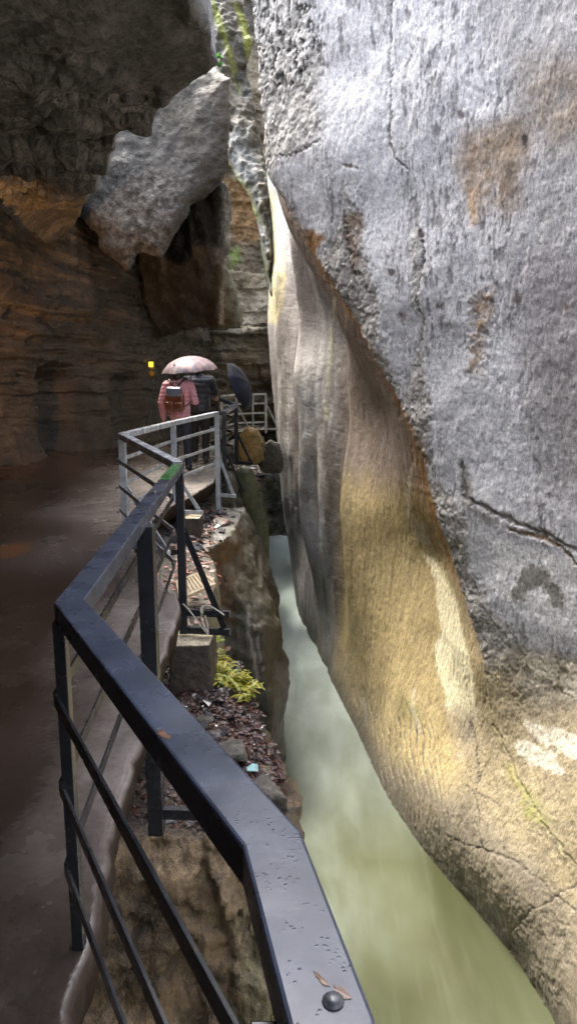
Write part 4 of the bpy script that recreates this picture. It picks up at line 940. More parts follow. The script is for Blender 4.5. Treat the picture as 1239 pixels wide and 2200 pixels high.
def ribbed_board():
    c = [at_y(376, 1248, 6.75), at_y(431, 1227, 7.1), at_y(463, 1254, 6.75), at_y(384, 1287, 6.35)]
    c = [np.array(q) for q in c]; n, m = 90, 14; V = []
    nrm = np.cross(c[1] - c[0], c[3] - c[0]); nrm /= np.linalg.norm(nrm); nrm *= np.sign(nrm[2])
    for i in range(n):
        f = i / (n - 1)
        for j in range(m):
            g = j / (m - 1); p = (c[0] * (1 - f) + c[1] * f) * (1 - g) + (c[3] * (1 - f) + c[2] * f) * g
            V.append(p + nrm * (.014 if math.sin(f * math.tau * 9.5) > -.2 and .1 < g < .9 else 0))
    V = np.array(V); B = V - nrm * .035; Vv = np.vstack([V, B]); F = grid_faces(n, m); F2 = grid_faces(n, m)[:, ::-1] + n * m
    idx = np.arange(n * m).reshape(n, m); loop = np.concatenate([idx[:, 0], idx[-1, 1:], idx[::-1, -1][1:], idx[0, ::-1][1:-1]])
    l2 = np.roll(loop, -1); S = np.stack([loop, loop + n * m, l2 + n * m, l2], 1)
    me = np_mesh('ribbed_board', Vv, np.vstack([F, F2, S]), smooth=False)
    bm = bmesh.new(); bm.from_mesh(me); bmesh.ops.recalc_face_normals(bm, faces=bm.faces); bm.to_mesh(me); bm.free()
    mt = NT('bleached wood'); v = mt.coord((3, 1, 1)); col = mt.ramp(mt.noise(v, 14, 6, .6), [(.3, (.25, .185, .1)), (.6, (.36, .29, .19)), (.8, (.42, .36, .26))])
    mt.set(Base_Color=col, Roughness=.6, Normal=mt.bump(mt.noise(v, 40, 4, .6), .4, .004)); o = link('ribbed_board', me, mt.m)
    return tag(o, 'pale ribbed wooden board tilted on the rock behind the braced post', 'board')
ribbed_board()

def tube(bm, pts, r, n=8):
    P = [Vector(p) for p in pts]; rings = []
    for i, p in enumerate(P):
        d = (P[min(i + 1, len(P) - 1)] - P[max(i - 1, 0)]).normalized(); q = d.to_track_quat('Z', 'Y')
        rr = r[i] if isinstance(r, (list, tuple)) else r
        rings.append([bm.verts.new(p + q @ Vector((math.cos(k * math.tau / n) * rr, math.sin(k * math.tau / n) * rr, 0))) for k in range(n)])
    for a, b in zip(rings[:-1], rings[1:]):
        for k in range(n): bm.faces.new((a[k], a[(k + 1) % n], b[(k + 1) % n], b[k]))
    bm.faces.new(rings[0][::-1]); bm.faces.new(rings[-1])
def catmull(pts, k=8):
    P = [Vector(p) for p in pts]; out = []
    for i in range(len(P) - 1):
        a, b, c, d = P[max(i - 1, 0)], P[i], P[i + 1], P[min(i + 2, len(P) - 1)]
        for j in range(k):
            t = j / k; out.append(.5 * ((2 * b) + (c - a) * t + (2 * a - 5 * b + 4 * c - d) * t * t + (3 * b - a - 3 * c + d) * t ** 3))
    return out + [P[-1]]
def simple(name, col, rough=.5, bump=0, scale=30, spec=.5, **kw):
    m = NT(name); v = m.coord(); n = m.noise(v, scale, 5, .6)
    c = m.mix(m.ramp(n, [(.3, 0.0), (.7, 1.0)]), tuple(x * .7 for x in col), tuple(min(1, x * 1.25) for x in col)); m.set(Base_Color=c, Roughness=rough, **kw)
    if bump: m.set(Normal=m.bump(m.noise(v, scale * 2, 5, .6), bump, .004))
    m.p.inputs['Specular IOR Level'].default_value = spec; return m.m
M_rope = simple('white cord', (.4, .38, .33), .8, .5, 120)
bm = bmesh.new(); yb = rB.y - .05
for ln in ([(393,1297),(412,1318),(432,1345),(447,1364)], [(434,1302),(432,1325),(438,1345),(448,1360)], [(437,1302),(450,1302),(468,1312),(482,1322)], [(436,1300),(431,1310),(434,1322),(436,1303)], [(440,1322),(446,1342),(447,1362)]):
    tube(bm, catmull([at_y(x, y, yb - .02 * i) for i, (x, y) in enumerate(ln)]), .006)
tag(new_bm_obj('cord', bm, M_rope, None, 0, True), 'knotted white cord looped round the post brackets above the pier', 'cord')

# lamp on the cave wall
hit = T_cave.ray_cast(Vector(CAM), Vector(ray(315, 790)))[0]
if hit is None: hit = Vector(at_y(315, 790, 15.3))
lp = hit + Vector((.14, -.16, 0))
lamp = thing('wall_lamp', 'small yellow lit lamp box with a round lens below, on the dark cave wall', 'lamp', lp)
def rbox(bm, c, sx, sy, sz, bev=.02, rot=None):
    r = bmesh.ops.create_cube(bm, size=1.0, matrix=Matrix.Translation(Vector(c)) @ (rot.to_matrix().to_4x4() if rot else Matrix()) @ Matrix.Diagonal((sx, sy, sz, 1)))
    e = list({e for v in r['verts'] for e in v.link_edges}); bmesh.ops.bevel(bm, geom=e, offset=bev, segments=3, affect='EDGES', profile=.5)
me_ = NT('lamp glow'); me_.set(Base_Color=(.8, .6, .1), Emission_Color=(1, .72, .08), Emission_Strength=.16)
bm = bmesh.new(); rbox(bm, lp + Vector((0, 0, .07)), .115, .07, .125, .02); new_bm_obj('lamp_box', bm, me_.m, lamp, 0, True)
M_yel = simple('yellow plastic', (.35, .20, .015), .4)
bm = bmesh.new(); rbox(bm, lp + Vector((.065, .0, .05)), .018, .05, .2, .005); new_bm_obj('lamp_bracket', bm, M_yel, lamp, 0, False)
bm = bmesh.new(); dome(bm, lp + Vector((0, .0, -.15)), (0, -1, 0), .055, .05); new_bm_obj('lens', bm, M_yel, lamp, 0, True)
bm = bmesh.new(); tube(bm, [lp + Vector((0, 0, .0)), lp + Vector((.005, .01, -.11))], .014); new_bm_obj('stem', bm, M_yel, lamp, 0, True)
bm = bmesh.new(); rbox(bm, lp + Vector((0, .12, -.02)), .05, .24, .04, .008); new_bm_obj('wall_arm', bm, M_yel, lamp)
# warm floodlight on the gallery wall, just outside the picture, whose glow the photograph shows
fp = Vector((-4.35, 8.2, 2.55))
fl = thing('cave_floodlight', 'warm floodlight in a black housing fixed to the gallery wall', 'lamp', fp)
bm = bmesh.new(); rbox(bm, fp, .22, .12, .16, .015); new_bm_obj('housing', bm, simple('black housing', (.02, .02, .02), .4), fl)
bm = bmesh.new(); rbox(bm, fp + Vector((-.35, 0, -.05)), .6, .04, .04, .006); new_bm_obj('wall_arm', bm, simple('black arm', (.02, .02, .02), .4), fl)
pl = bpy.data.lights.new('floodlight_bulb', 'SPOT'); pl.energy = 60; pl.color = (1, .5, .17); pl.shadow_soft_size = .06; pl.spot_size = R(110); pl.spot_blend = .8
po = bpy.data.objects.new('floodlight_bulb', pl); COL.objects.link(po); po.parent = fl; po.location = (-.02, .12, .1)
po.rotation_euler = Vector((.12, -1, -.04)).to_track_quat('Z', 'Y').to_euler()

# plants
def leaf_mat(name, cols, trans=.35):
    m = NT(name); oi = m.n('ShaderNodeNewGeometry'); c = m.ramp(oi.outputs['Random Per Island'], [(i / (len(cols) - 1), c) for i, c in enumerate(cols)])
    m.set(Base_Color=c, Roughness=.45)
    tr = m.n('ShaderNodeBsdfTranslucent'); m.l(c, tr.inputs[0]); mx = m.n('ShaderNodeMixShader'); mx.inputs[0].default_value = trans
    m.l(m.p.outputs[0], mx.inputs[1]); m.l(tr.outputs[0], mx.inputs[2]); m.l(mx.outputs[0], m.out.inputs[0]); return m.m
def leaf(bm, c, d, up, L, W, cup=.15):
    d = Vector(d).normalized(); s = d.cross(Vector(up)); s = s.normalized() if s.length > 1e-4 else Vector((1, 0, 0)); n = s.cross(d); c = Vector(c)
    prof = [(0, .02), (.22, .75), (.5, 1), (.78, .62), (1, .03)]; L_, R_, M_ = [], [], []
    for t, w in prof:
        p = c + d * L * t - n * (L * .25 * t * t); M_.append(bm.verts.new(p)); L_.append(bm.verts.new(p + s * W * w * .5 + n * W * cup * w)); R_.append(bm.verts.new(p - s * W * w * .5 + n * W * cup * w))
    for i in range(4):
        bm.faces.new((M_[i], M_[i + 1], L_[i + 1], L_[i])); bm.faces.new((R_[i], R_[i + 1], M_[i + 1], M_[i]))
M_fern = leaf_mat('yellow green leaves', [(.12, .16, .012), (.26, .27, .018), (.36, .31, .03), (.20, .24, .02), (.42, .33, .03)])
M_stem = simple('stem', (.25, .26, .06), .6)
def fern(label, pts, nl, L, seed, name='fern', mat=M_fern, lean=(.3, -.3, .6)):
    rng = random.Random(seed); base = pts[0]; t = thing(name, label, 'plant', base); bl = bmesh.new(); bs = bmesh.new()
    for b in pts:
        for i in range(nl):
            a = rng.uniform(0, math.tau); h = rng.uniform(.5, 1.2) * L; dv = Vector((math.cos(a) * .8 + lean[0], math.sin(a) * .8 + lean[1], rng.uniform(.3, 1.1))).normalized()
            P = [Vector(b) + dv * h * s + Vector((0, 0, -.5 * h * s * s * rng.uniform(.4, .8))) for s in (0, .25, .5, .75, 1)]
            tube(bs, P, [.004, .003, .003, .002, .001], 5)
            for k in range(1, 7):
                s = k / 6.5; i0 = min(int(s * 4), 3); p = P[i0].lerp(P[i0 + 1], s * 4 - i0); d = (P[i0 + 1] - P[i0]).normalized()
                for sg in (-1, 1):
                    sd = d.cross(Vector((0, 0, 1))).normalized() * sg + d * .6 + Vector((0, 0, rng.uniform(-.2, .3))); leaf(bl, p, sd, (0, 0, 1), L * .5 * (1.1 - s * .8) * rng.uniform(.6, 1.4), L * .16 * (1.1 - s * .6))
    new_bm_obj('fronds', bl, mat, t, 0, True); new_bm_obj('stems', bs, M_stem, t, 0, True); return t
fpts = []
for x, y in [(-.62, 5.65), (-.58, 5.6), (-.53, 5.5), (-.48, 5.4), (-.42, 5.26), (-.57, 5.42), (-.38, 5.14), (-.5, 5.3)]:
    h, _ = down(T_near, x, y); fpts.append((h or Vector((x, y, -.8))) + Vector((0, 0, -.01)))
fern('bright yellow green ferns growing on the leaf covered ledge beside the concrete pier', fpts, 6, .22, 5)
gh = T_rib.ray_cast(Vector(CAM), Vector(ray(469, 138)))[0]
if gh is None: gh = Vector(at_y(469, 138, 19))
fern('tiny bright green plant rooted high on the mossy rock near the roof edge', [gh + Vector((0, -.05, -.1)), gh + Vector((-.06, -.05, .12))], 9, .26, 6, 'cliff_plant', leaf_mat('fresh green leaves', [(.06, .25, .02), (.10, .36, .03), (.05, .2, .03)]), lean=(0, -.6, .3))
mh = T_mid.ray_cast(Vector((-.9, 5.95, .5)), Vector((0, 0, -1)))[0] or Vector((-.9, 5.95, -.5))
fern('low lime green tuft on the rock behind the post brackets', [mh + Vector((.0, 0, 0)), mh + Vector((.12, .05, -.02)), mh + Vector((.2, .0, -.03))], 7, .13, 9, 'leafy_tuft', leaf_mat('lime leaves', [(.22, .34, .03), (.33, .42, .04), (.28, .36, .05)]))

# fallen leaves and slate chips
def scatter_leaves(name, T, region, n, seed, size=(.025, .06), cols=None, zoff=.012):
    rng = random.Random(seed); bm = bmesh.new(); k = 0
    while k < n:
        x, y = region(rng); h, nn = down(T, x, y); k += 1
        if h is None or nn.z < .35: continue
        a = rng.uniform(0, math.tau); d = Vector((math.cos(a), math.sin(a), rng.uniform(-.25, .35))); leaf(bm, h + nn * (zoff * rng.uniform(.3, 1.6)), d, nn + Vector((rng.uniform(-.4, .4), rng.uniform(-.4, .4), 0)), rng.uniform(*size), rng.uniform(*size) * .6, rng.uniform(-.25, .3))
    o = new_bm_obj(name, bm, leaf_mat(name + ' colour', cols, .1), None, 0, True); o['kind'] = 'stuff'; return o
RED = [(.028, .007, .008), (.055, .013, .009), (.018, .009, .010), (.08, .026, .011), (.03, .015, .013), (.018, .010, .012), (.10, .045, .02)]
def reg_near(r):
    y = r.uniform(3.66, 5.8); xm = np.interp(y, [3.4, 4.2, 5, 5.8], [-.05, -.03, -.16, -.4]); return (xm - abs(r.gauss(0, .3)) if r.random() < .6 else r.uniform(-1.3, xm)), y
scatter_leaves('fallen_leaves', T_near, reg_near, 4800, 11, cols=RED)
scatter_leaves('fallen_leaves', T_bulge, lambda r: (r.gauss(-1.3, .16), r.uniform(8.7, 10.6)), 480, 12, (.05, .11), [(.16, .035, .026), (.22, .08, .055), (.27, .18, .14), (.11, .03, .02), (.27, .23, .2)])
scatter_leaves('fallen_leaves', T_mid, lambda r: (r.gauss(-1.15, .2), r.uniform(6.2, 8.7)), 350, 13, (.05, .1), [(.28, .08, .06), (.36, .16, .12), (.42, .3, .24), (.2, .07, .05)])
scatter_leaves('fallen_leaves', T_farb, lambda r: (r.uniform(-1.3, -.3), r.uniform(12, 18.5)), 500, 14, (.06, .13), [(.22, .1, .085), (.26, .19, .17), (.15, .05, .035)])
def chips(name, T, region, n, seed, size, mat):
    rng = random.Random(seed); bm = bmesh.new()
    for _ in range(n):
        x, y = region(rng); h, nn = down(T, x, y)
        if h is None or nn.z < .4: continue
        s = rng.uniform(*size) * (1 if rng.random() < .8 else 1.8); pts = []
        rot = Euler((rng.uniform(-.5, .5), rng.uniform(-.5, .5), rng.uniform(0, 6.3)))
        for k in range(10):
            v = Vector((rng.uniform(-1, 1), rng.uniform(-.75, .75), rng.uniform(-.28, .28))) * s; v.rotate(rot); pts.append(bm.verts.new(h + v + Vector((0, 0, s * .15))))
        r = bmesh.ops.convex_hull(bm, input=pts); j = [e for e in set(r['geom_interior'] + r['geom_unused']) if isinstance(e, bmesh.types.BMVert)]
        if j: bmesh.ops.delete(bm, geom=j, context='VERTS')
    o = new_bm_obj(name, bm, mat, None); o['kind'] = 'stuff'; return o
M_slate = leaf_mat('wet slate chips', [(.04, .036, .04), (.07, .07, .075), (.025, .022, .023), (.10, .10, .105), (.05, .036, .03)], 0.0)
for n_ in M_slate.node_tree.nodes:
    if n_.type == 'BSDF_PRINCIPLED': n_.inputs['Roughness'].default_value = .18
chips('slate_rubble', T_near, reg_near, 800, 21, (.012, .04), M_slate)
chips('slate_rubble', T_bulge, lambda r: (r.gauss(-1.25, .2), r.uniform(8.7, 11.0)), 130, 22, (.03, .08), M_slate)
chips('slate_rubble', T_farb, lambda r: (r.uniform(-1.3, -.2), r.uniform(11.6, 18.5)), 260, 23, (.05, .14), M_slate)
def ledge_stone(label, x, y, s, seed, flat=.5):
    h, _ = down(T_near, x, y); h = h or Vector((x, y, -.8)); rng = random.Random(seed)
    pts = [(h.x + rng.uniform(-1, 1) * s, h.y + rng.uniform(-.8, .8) * s, h.z + rng.uniform(-.6, 1) * s * flat) for _ in range(16)]
    o = rock_body('loose_stone', [pts], s * .06, seed, bank_colour((.075, .068, .058), (.12, .112, .10), (.035, .032, .028), None, seed, None, 6, 25), M_bank, (s * .06, s * .02), (3 / s * .3, 4 / s * .5), sm=1, extra=lambda P, N: s * .05 * (layered(P, seed, .25 / s) - .5))
    return tag(o, label, 'stone')
ledge_stone('largest layered grey stone on the leaf littered ledge, at its river edge', -.17, 3.95, .17, 31, .7)
ledge_stone('flat grey slab among the fallen leaves behind the dark handrail', -.42, 4.35, .15, 32, .35)
ledge_stone('small pale stone near the foot of the concrete pier', -.62, 4.75, .09, 33, .5)
bm = bmesh.new(); h, nn = down(T_near, -.24, 4.25); h = h or Vector((-.24, 4.25, -.8))
q = [h + Vector(v) for v in ((-.035, -.02, .03), (.04, -.03, .035), (.035, .03, .05), (.0, .05, .045), (-.04, .02, .035))]; vs = [bm.verts.new(v) for v in q]; bm.faces.new(vs)
r_ = bmesh.ops.extrude_face_region(bm, geom=bm.faces[:]); bmesh.ops.translate(bm, vec=(0, 0, .004), verts=[v for v in r_['geom'] if isinstance(v, bmesh.types.BMVert)])
tag(new_bm_obj('paper_scrap', bm, simple('pale blue paper', (.2, .36, .38), .6), None), 'pale blue scrap of paper lying among red leaves on the ledge', 'litter')
# ------------------------------------------------------------------ walkers
ICO = None
def ico():
    global ICO
    if ICO is None:
        b = bmesh.new(); bmesh.ops.create_icosphere(b, subdivisions=2, radius=1); ICO = [v.co.copy() for v in b.verts]; b.free()
    return ICO
def cap(a, b, ra, rb, sa=(1, 1, 1), sb=None):
    sb = sb or sa; a, b = Vector(a), Vector(b)
    return [a + Vector((v.x * ra * sa[0], v.y * ra * sa[1], v.z * ra * sa[2])) for v in ico()] + [b + Vector((v.x * rb * sb[0], v.y * rb * sb[1], v.z * rb * sb[2])) for v in ico()]
def hand_caps(w, d, side, curl=.35):
    """palm, four fingers of unequal length and a thumb leaving the side of the palm"""
    w, d, s = Vector(w), Vector(d).normalized(), Vector(side).normalized(); s = (s - d * s.dot(d)).normalized(); n = d.cross(s)
    H = [cap(w, w + d * .075, .022, .026, (1, 1, 1)), cap(w + d * .07 - s * .028, w + d * .07 + s * .028, .013, .013)]
    for k, (o, L) in enumerate(((-.030, .060), (-.010, .078), (.010, .083), (.030, .072))):
        p0 = w + d * .082 + s * o; p1 = p0 + (d * math.cos(curl) - n * math.sin(curl)) * L * .5; p2 = p1 + (d * math.cos(curl * 2.4) - n * math.sin(curl * 2.4)) * L * .5
        H += [cap(p0, p1, .0088, .008), cap(p1, p2, .008, .0068)]
    t0 = w + d * .03 + s * .024; t1 = t0 + (d * .6 + s * .8 - n * .2).normalized() * .04; t2 = t1 + (d * .95 + s * .25 - n * .3).normalized() * .03
    return H + [cap(t0, t1, .011, .0095), cap(t1, t2, .0095, .008)]
def place(me, M): me.transform(M); me.update(); return me
M_skin = simple('skin', (.50, .28, .20), .5, .1, 60)
M_hair = simple('dark brown hair', (.022, .013, .009), .45, .6, 90)
M_jean = simple('dark blue jeans', (.018, .022, .034), .8, .4, 150)
M_black = simple('black trousers', (.009, .009, .011), .75, .3, 150)
M_shoe = simple('dark shoes', (.02, .02, .024), .5, .2, 60)
def quilt(col, name, sheen=.3):
    m = NT(name); v = m.coord(); n = m.noise(v, 14, 5, .6, .3); c = m.mix(m.ramp(n, [(.3, 0.0), (.7, 1.0)]), tuple(x * .82 for x in col), tuple(min(1, x * 1.12) for x in col))
    b = m.bump(m.noise(v, 22, 5, .65), .6, .02); m.set(Base_Color=c, Roughness=.42, Normal=b); m.p.inputs['Sheen Weight'].default_value = sheen; return m.m
def person(label, loc, rotz, H, arms, top_mat, leg_mat_, stride, jacket_hem, hair_long, quilt_n=16, hood=False, hands=((0, .05, -1), (0, .05, -1)), hsides=((1, 0, 0), (-1, 0, 0)), group='walkers on the path'):
    s = H / 1.70; t = thing('person', label, 'person', loc, group)
    M = Matrix.Translation(Vector(loc)) @ Matrix.Rotation(rotz, 4, 'Z') @ Matrix.Scale(s, 4)
    hz, shz = .90, 1.40
    legs = []
    for i, sg in enumerate((-1, 1)):
        f = stride[i]; hip = (sg * .09, 0, hz); kn = (sg * .095, f * .55 + .03, .49); an = (sg * .10, f, .09); legs.append((hip, kn, an))
    body = [cap((0, 0, .95), (0, 0, 1.15), .135, .125, (1.2, .8, 1)), cap((0, 0, 1.12), (0, -.01, 1.34), .135, .13, (1.25, .8, 1)), cap((-.15, 0, 1.39), (.15, 0, 1.39), .06, .06), cap((0, -.01, 1.42), (0, .015, 1.53), .055, .052),
            cap((0, .02, 1.60), (0, .03, 1.60), .098, .085, (.8, 1, 1.22)), cap((0, .075, 1.54), (0, .06, 1.52), .045, .04), cap((0, .125, 1.585), (0, .112, 1.61), .014, .008), cap((-.078, .02, 1.595), (-.082, .01, 1.60), .02, .018, (.4, 1, 1.5)), cap((.078, .02, 1.595), (.082, .01, 1.60), .02, .018, (.4, 1, 1.5)),
            cap((-.02, .108, 1.545), (.02, .108, 1.545), .009, .009), cap((-.035, .1, 1.62), (-.03, .1, 1.62), .012, .012), cap((.035, .1, 1.62), (.03, .1, 1.62), .012, .012)]
    for hip, kn, an in legs: body += [cap(hip, kn, .082, .056), cap(kn, an, .056, .038), cap(an, (an[0], an[1] + .1, .045), .036, .032)]
    for i, (sh, el, wr) in enumerate(arms): body += [cap(sh, el, .046, .038), cap(el, wr, .038, .026)] + hand_caps(wr, Vector(wr) - Vector(el) if hands[i] is None else hands[i], hsides[i])
    me = place(hulls_mesh(body, .0075, 2), M); me.name = 'body'; link('body', me, M_skin, t)
    tr = [cap((-.07, 0, .93), (.07, 0, .93), .115, .115, (1, .9, 1))]
    for hip, kn, an in legs: tr += [cap(hip, kn, .10, .072), cap(kn, (an[0], an[1], .07), .072, .06)]
    me = place(hulls_mesh(tr, .014, 3), M); P = mesh_np(me); N = vnormals(me); set_co(me, P + N * (.006 * fbm(P, 9, 3, 903))[:, None]); link('trousers', me, leg_mat_, t)
    for hip, kn, an in legs:
        me = place(hulls_mesh([cap((an[0], an[1] - .04, .05), (an[0], an[1] + .15, .038), .048, .038, (.9, 1, .9)), cap((an[0], an[1] - .02, .09), (an[0], an[1], .1), .045, .042)], .009, 2), M); link('shoe', me, M_shoe, t)
    jk = [cap((0, 0, jacket_hem + .08), (0, 0, 1.12), .155, .15, (1.22, .92, .55), (1.2, .9, 1)), cap((0, 0, 1.1), (0, -.01, 1.32), .152, .15, (1.25, .88, 1)), cap((-.16, -.005, 1.385), (.16, -.005, 1.385), .078, .078), cap((0, 0, 1.40), (0, .0, 1.475), .085, .07)]
    for i, (sh, el, wr) in enumerate(arms): jk += [cap(sh, el, .072, .06), cap(el, Vector(wr).lerp(Vector(el), .08), .06, .042)]
    if hood: jk += [cap((0, -.06, 1.47), (0, .0, 1.56), .1, .1)]
    me = hulls_mesh(jk, .011, 3); P = mesh_np(me); N = vnormals(me)
    d = .011 * (np.abs(np.sin((P[:, 2] + .03 * fbm(P, 3, 3, 911) + .25 * np.abs(P[:, 0]) * 0) * quilt_n * math.pi)) ** .6 - .5) + .007 * fbm(P, 10, 3, 913)
    set_co(me, P + N * d[:, None]); link('jacket', place(me, M), top_mat, t)
    hr = [cap((0, .0, 1.635), (0, .01, 1.64), .108, .1, (.86, 1, 1.05)), cap((0, -.03, 1.6), (0, -.045, 1.56), .092, .075)]
    if hair_long: hr += [cap((-.05, -.05, 1.58), (-.04, -.06, 1.50), .05, .035), cap((.05, -.05, 1.58), (.04, -.06, 1.50), .05, .035), cap((0, -.06, 1.58), (0, -.07, 1.49), .055, .04)]
    me = hulls_mesh(hr, .009, 2); P = mesh_np(me); N = vnormals(me); set_co(me, P + N * (.006 * fbm(P, 18, 3, 915, ani=(1, 1, .3)))[:, None]); link('hair', place(me, M), M_hair, t)
    return t, M
wl = (-1.76, 11.25, deck_z(11.25) + .005)
woman, MW = person('person in a pink quilted jacket and dark jeans walking away under the plaid umbrella', wl, R(-6), 1.70,
    [((-.19, 0, 1.38), (-.27, -.03, 1.10), (-.27, .03, .85)), ((.19, 0, 1.38), (.27, -.02, 1.12), (.14, .21, 1.16))], quilt((.52, .22, .235), 'pink quilted fabric'), M_jean, (.0, .14), .80, True,
    hands=((0, .15, -1), (-.8, .3, .5)), hsides=((0, 1, 0), (.3, -.2, .9)))
ml = (-1.56, 12.25, deck_z(12.25) + .005)
mloc = Matrix.Translation(Vector(ml)).inverted()
gt = mloc @ Vector((rG.x - .02, rG.y - .05, rG.z + .03))
man, MM = person('person in a dark navy puffer jacket resting one hand on the railing', ml, 0, 1.76,
    [((-.2, 0, 1.39), (-.26, .02, 1.10), (-.2, .2, .95)), ((.2, 0, 1.39), (.26, .14, 1.19), (.20, .70, 1.10))], quilt((.014, .017, .028), 'navy quilted fabric', .1), M_black, (.05, -.02), .82, False, 12,
    hands=((0, .6, -.8), (.1, 1, -.2)), hsides=((0, 0, 1), (-1, 0, 0)))

# backpack worn on the pink jacket
bk = thing('backpack', 'brown leather backpack with a pale shiny flap on the pink jacket', 'backpack', MW @ Vector((0, -.2, 1.15)))
def W(p): return MW @ Vector(p)
M_lea = simple('brown leather', (.13, .036, .014), .28, .3, 20, .7); M_lea2 = simple('dark leather', (.03, .018, .014), .4, .3, 20); M_flap = simple('shiny grey flap', (.13, .135, .16), .2, .3, 12, .8)
def skinned(name, hulls, vox, mat, parent, sm=2, M=MW, amp=.004):
    me = hulls_mesh(hulls, vox, sm); P = mesh_np(me); N = vnormals(me); set_co(me, P + N * (amp * fbm(P, 12, 3, 921))[:, None]); return link(name, place(me, M), mat, parent)
def rb(x0, x1, y0, y1, z0, z1, r): return [Vector((x, y, z)) + v * r for x in (x0 + r, x1 - r) for y in (y0 + r, y1 - r) for z in (z0 + r, z1 - r) for v in ico()]
skinned('bag_body', [rb(-.15, .14, -.27, -.13, .97, 1.24, .03), rb(-.12, .11, -.25, -.13, 1.2, 1.33, .03)], .008, M_lea, bk)
skinned('bag_pocket', [rb(.0, .13, -.31, -.26, 1.0, 1.11, .018)], .006, M_lea, part(bk, 'bag_body'))
skinned('bag_pocket', [rb(-.135, -.015, -.30, -.26, .99, 1.12, .018)], .006, M_lea, part(bk, 'bag_body'))
skinned('flap', [rb(-.125, .11, -.285, -.245, 1.20, 1.335, .016), rb(-.11, .1, -.27, -.2, 1.32, 1.35, .014)], .006, M_flap, part(bk, 'bag_body'))
bm = bmesh.new(); tube(bm, [W(p) for p in catmull([(-.05, -.2, 1.345), (-.045, -.21, 1.40), (0, -.215, 1.425), (.045, -.21, 1.40), (.05, -.2, 1.345)])], .009); new_bm_obj('top_handle', bm, M_lea2, bk, 0, True)
for sg in (-1, 1):
    bm = bmesh.new(); tube(bm, [W(p) for p in catmull([(sg * .03, -.17, 1.35), (sg * .09, -.15, 1.43), (sg * .13, -.06, 1.478), (sg * .14, .05, 1.46), (sg * .15, .13, 1.34)])], .013); new_bm_obj('shoulder_strap', bm, M_lea2, bk, 0, True)
    bm = bmesh.new(); tube(bm, [W(p) for p in catmull([(sg * .12, -.18, 1.05), (sg * .17, -.13, 1.07), (sg * .2, -.03, 1.12), (sg * .19, .08, 1.2)])], .01); new_bm_obj('lower_strap', bm, M_lea2, bk, 0, True)

# umbrellas
def umbrella(label, apex, axis, rad, depth, fabric, under, handle_len, roll=0, name='umbrella', hook=True):
    axis = Vector(axis).normalized(); q = axis.to_track_quat('Z', 'Y') @ Euler((0, 0, roll)).to_quaternion(); apex = Vector(apex)
    t = thing(name, label, 'umbrella', apex); nr, na = 12, 64
    def pt(f, a, lift=0):
        k = abs(math.sin(a * 4)); r = rad * math.sin(f * 1.25) / math.sin(1.25); z = -depth * (1 - math.cos(f * 1.25)) / (1 - math.cos(1.25))
        r *= 1 - .07 * f * f * k; z -= -.05 * f * f * k * rad; z -= .10 * rad * k * f * (1.25 - f); return apex + q @ Vector((math.cos(a) * r, math.sin(a) * r, z - lift))
    for nm, lift, mt in (('canopy', 0, fabric), ('lining', .006, under)):
        V = [pt(i / nr, a * math.tau / na, lift) for i in range(nr + 1) for a in range(na)]
        F = [(i * na + a, i * na + (a + 1) % na, (i + 1) * na + (a + 1) % na, (i + 1) * na + a) for i in range(nr) for a in range(na)]
        me = np_mesh(nm, np.array(V), np.array(F)); at = me.attributes.new('cloth', 'FLOAT_VECTOR', 'POINT')
        at.data.foreach_set('vector', np.array([q.inverted() @ (v - apex) for v in V], np.float32).ravel()); link(nm, me, mt, t if nm == 'canopy' else part(t, 'canopy'))
    bm = bmesh.new(); tube(bm, [apex + q @ Vector((0, 0, .05)), apex, apex + q @ Vector((0, 0, -handle_len))], [.004, .006, .006]); new_bm_obj('shaft', bm, M_bolt, t, 0, True)
    for k in range(8):
        a = k * math.tau / 8; bm = bmesh.new(); tube(bm, [pt(f, a, .012) for f in (0, .25, .5, .75, 1.0)], .003, 5); new_bm_obj('rib', bm, M_bolt, part(t, 'canopy'), 0, True)
    bm = bmesh.new(); e = -handle_len
    tube(bm, [apex + q @ Vector(p) for p in (catmull([(0, 0, e + .1), (0, 0, e), (.02, 0, e - .035), (.055, 0, e - .035), (.07, 0, e)]) if hook else [(0, 0, e + .06), (0, 0, e - .06)])], .014); new_bm_obj('handle', bm, M_lea2, part(t, 'shaft'), 0, True)
    return t
mp = NT('plaid cloth'); at = mp.attr('cloth').outputs['Vector']; sx = mp.n('ShaderNodeSeparateXYZ'); mp.l(at, sx.inputs[0])
c = None
base = (.21, .145, .135)
def stripes(axis, freq, ph, lo, hi):
    f = mp.math('FRACT', mp.math('ADD', mp.math('MULTIPLY', sx.outputs[axis], freq), 10 + ph)); return mp.math('MULTIPLY', mp.math('GREATER_THAN', f, lo), mp.math('LESS_THAN', f, hi))
c = mp.mix(mp.math('MULTIPLY', stripes(0, 9, 0, .0, .34), .55), base, (.22, .18, .17))
c = mp.mix(mp.math('MULTIPLY', stripes(1, 9, 0, .0, .34), .45), c, (.22, .18, .17))
for ax in (0, 1):
    for lo in (.40, .56, .72): c = mp.mix(mp.math('MULTIPLY', stripes(ax, 9, 0, lo, lo + .07), .8), c, (.035, .045, .09))
    c = mp.mix(mp.math('MULTIPLY', stripes(ax, 9, 0, .88, .92), .6), c, (.4, .06, .05))
mp.set(Base_Color=c, Roughness=.6)
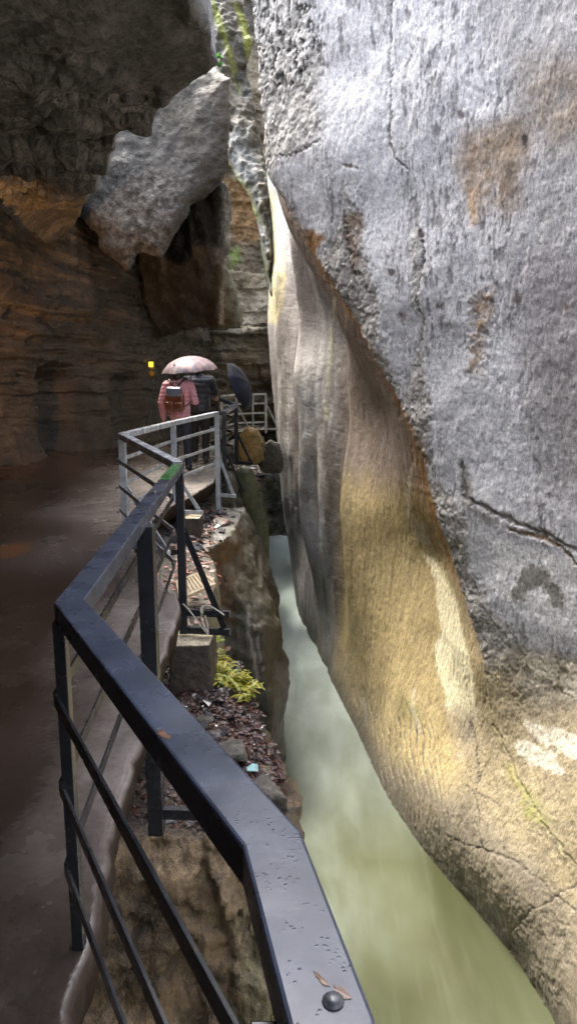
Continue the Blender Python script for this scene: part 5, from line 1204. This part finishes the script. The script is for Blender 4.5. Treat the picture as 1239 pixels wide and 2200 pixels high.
umbrella('plaid pink and tan umbrella held over the person in the pink jacket', W((.12, .22, 1.845)) + Vector((0, 0, 0)), (-.08, -.10, 1), .46, .24, mp.m, simple('brown lining', (.06, .045, .04), .7), .86, .2, hook=False)
M_blk = simple('black umbrella cloth', (.010, .013, .030), .6, .1, 40, .3)
umbrella('black open umbrella tipped on its side at the dark railing post', at_y(534, 822, 13.3), (.92, -.16, .36), .50, .22, M_blk, simple('black lining', (.008, .008, .01), .6), .62, .4)
# ------------------------------------------------------------------ daylight
world = bpy.data.worlds.new('World'); scene.world = world; world.use_nodes = True
wt = world.node_tree; bg = wt.nodes['Background']
sky = wt.nodes.new('ShaderNodeTexSky'); sky.sky_type = 'NISHITA'; sky.sun_disc = False
SUN_EL, SUN_AZ = R(64), R(-40)          # azimuth measured from +Y towards +X
sky.sun_elevation = SUN_EL; sky.sun_rotation = SUN_AZ; sky.air_density = 1.0; sky.dust_density = 6.0; sky.ozone_density = 1.0
hs = wt.nodes.new('ShaderNodeHueSaturation'); hs.inputs['Saturation'].default_value = .6     # thin rain cloud greys the blue
wt.links.new(sky.outputs[0], hs.inputs['Color']); wt.links.new(hs.outputs[0], bg.inputs[0]); bg.inputs[1].default_value = .15
ld = bpy.data.lights.new('sun', 'SUN'); ld.energy = 1.2; ld.angle = R(16); ld.color = (1, .95, .86)
sun = bpy.data.objects.new('sun', ld); COL.objects.link(sun)
sd = Vector((math.sin(SUN_AZ) * math.cos(SUN_EL), math.cos(SUN_AZ) * math.cos(SUN_EL), math.sin(SUN_EL)))
sun.rotation_euler = sd.to_track_quat('Z', 'Y').to_euler(); sun.location = (0, 10, 30)

scene.view_settings.view_transform = 'Standard'; scene.view_settings.look = 'None'; scene.view_settings.exposure = 3.1; scene.view_settings.gamma = 1
scene.render.engine = 'CYCLES'
cy = scene.cycles; cy.use_denoising = True; cy.denoising_prefilter = 'NONE'; cy.max_bounces = 8; cy.diffuse_bounces = 5; cy.glossy_bounces = 4; cy.sample_clamp_indirect = 6
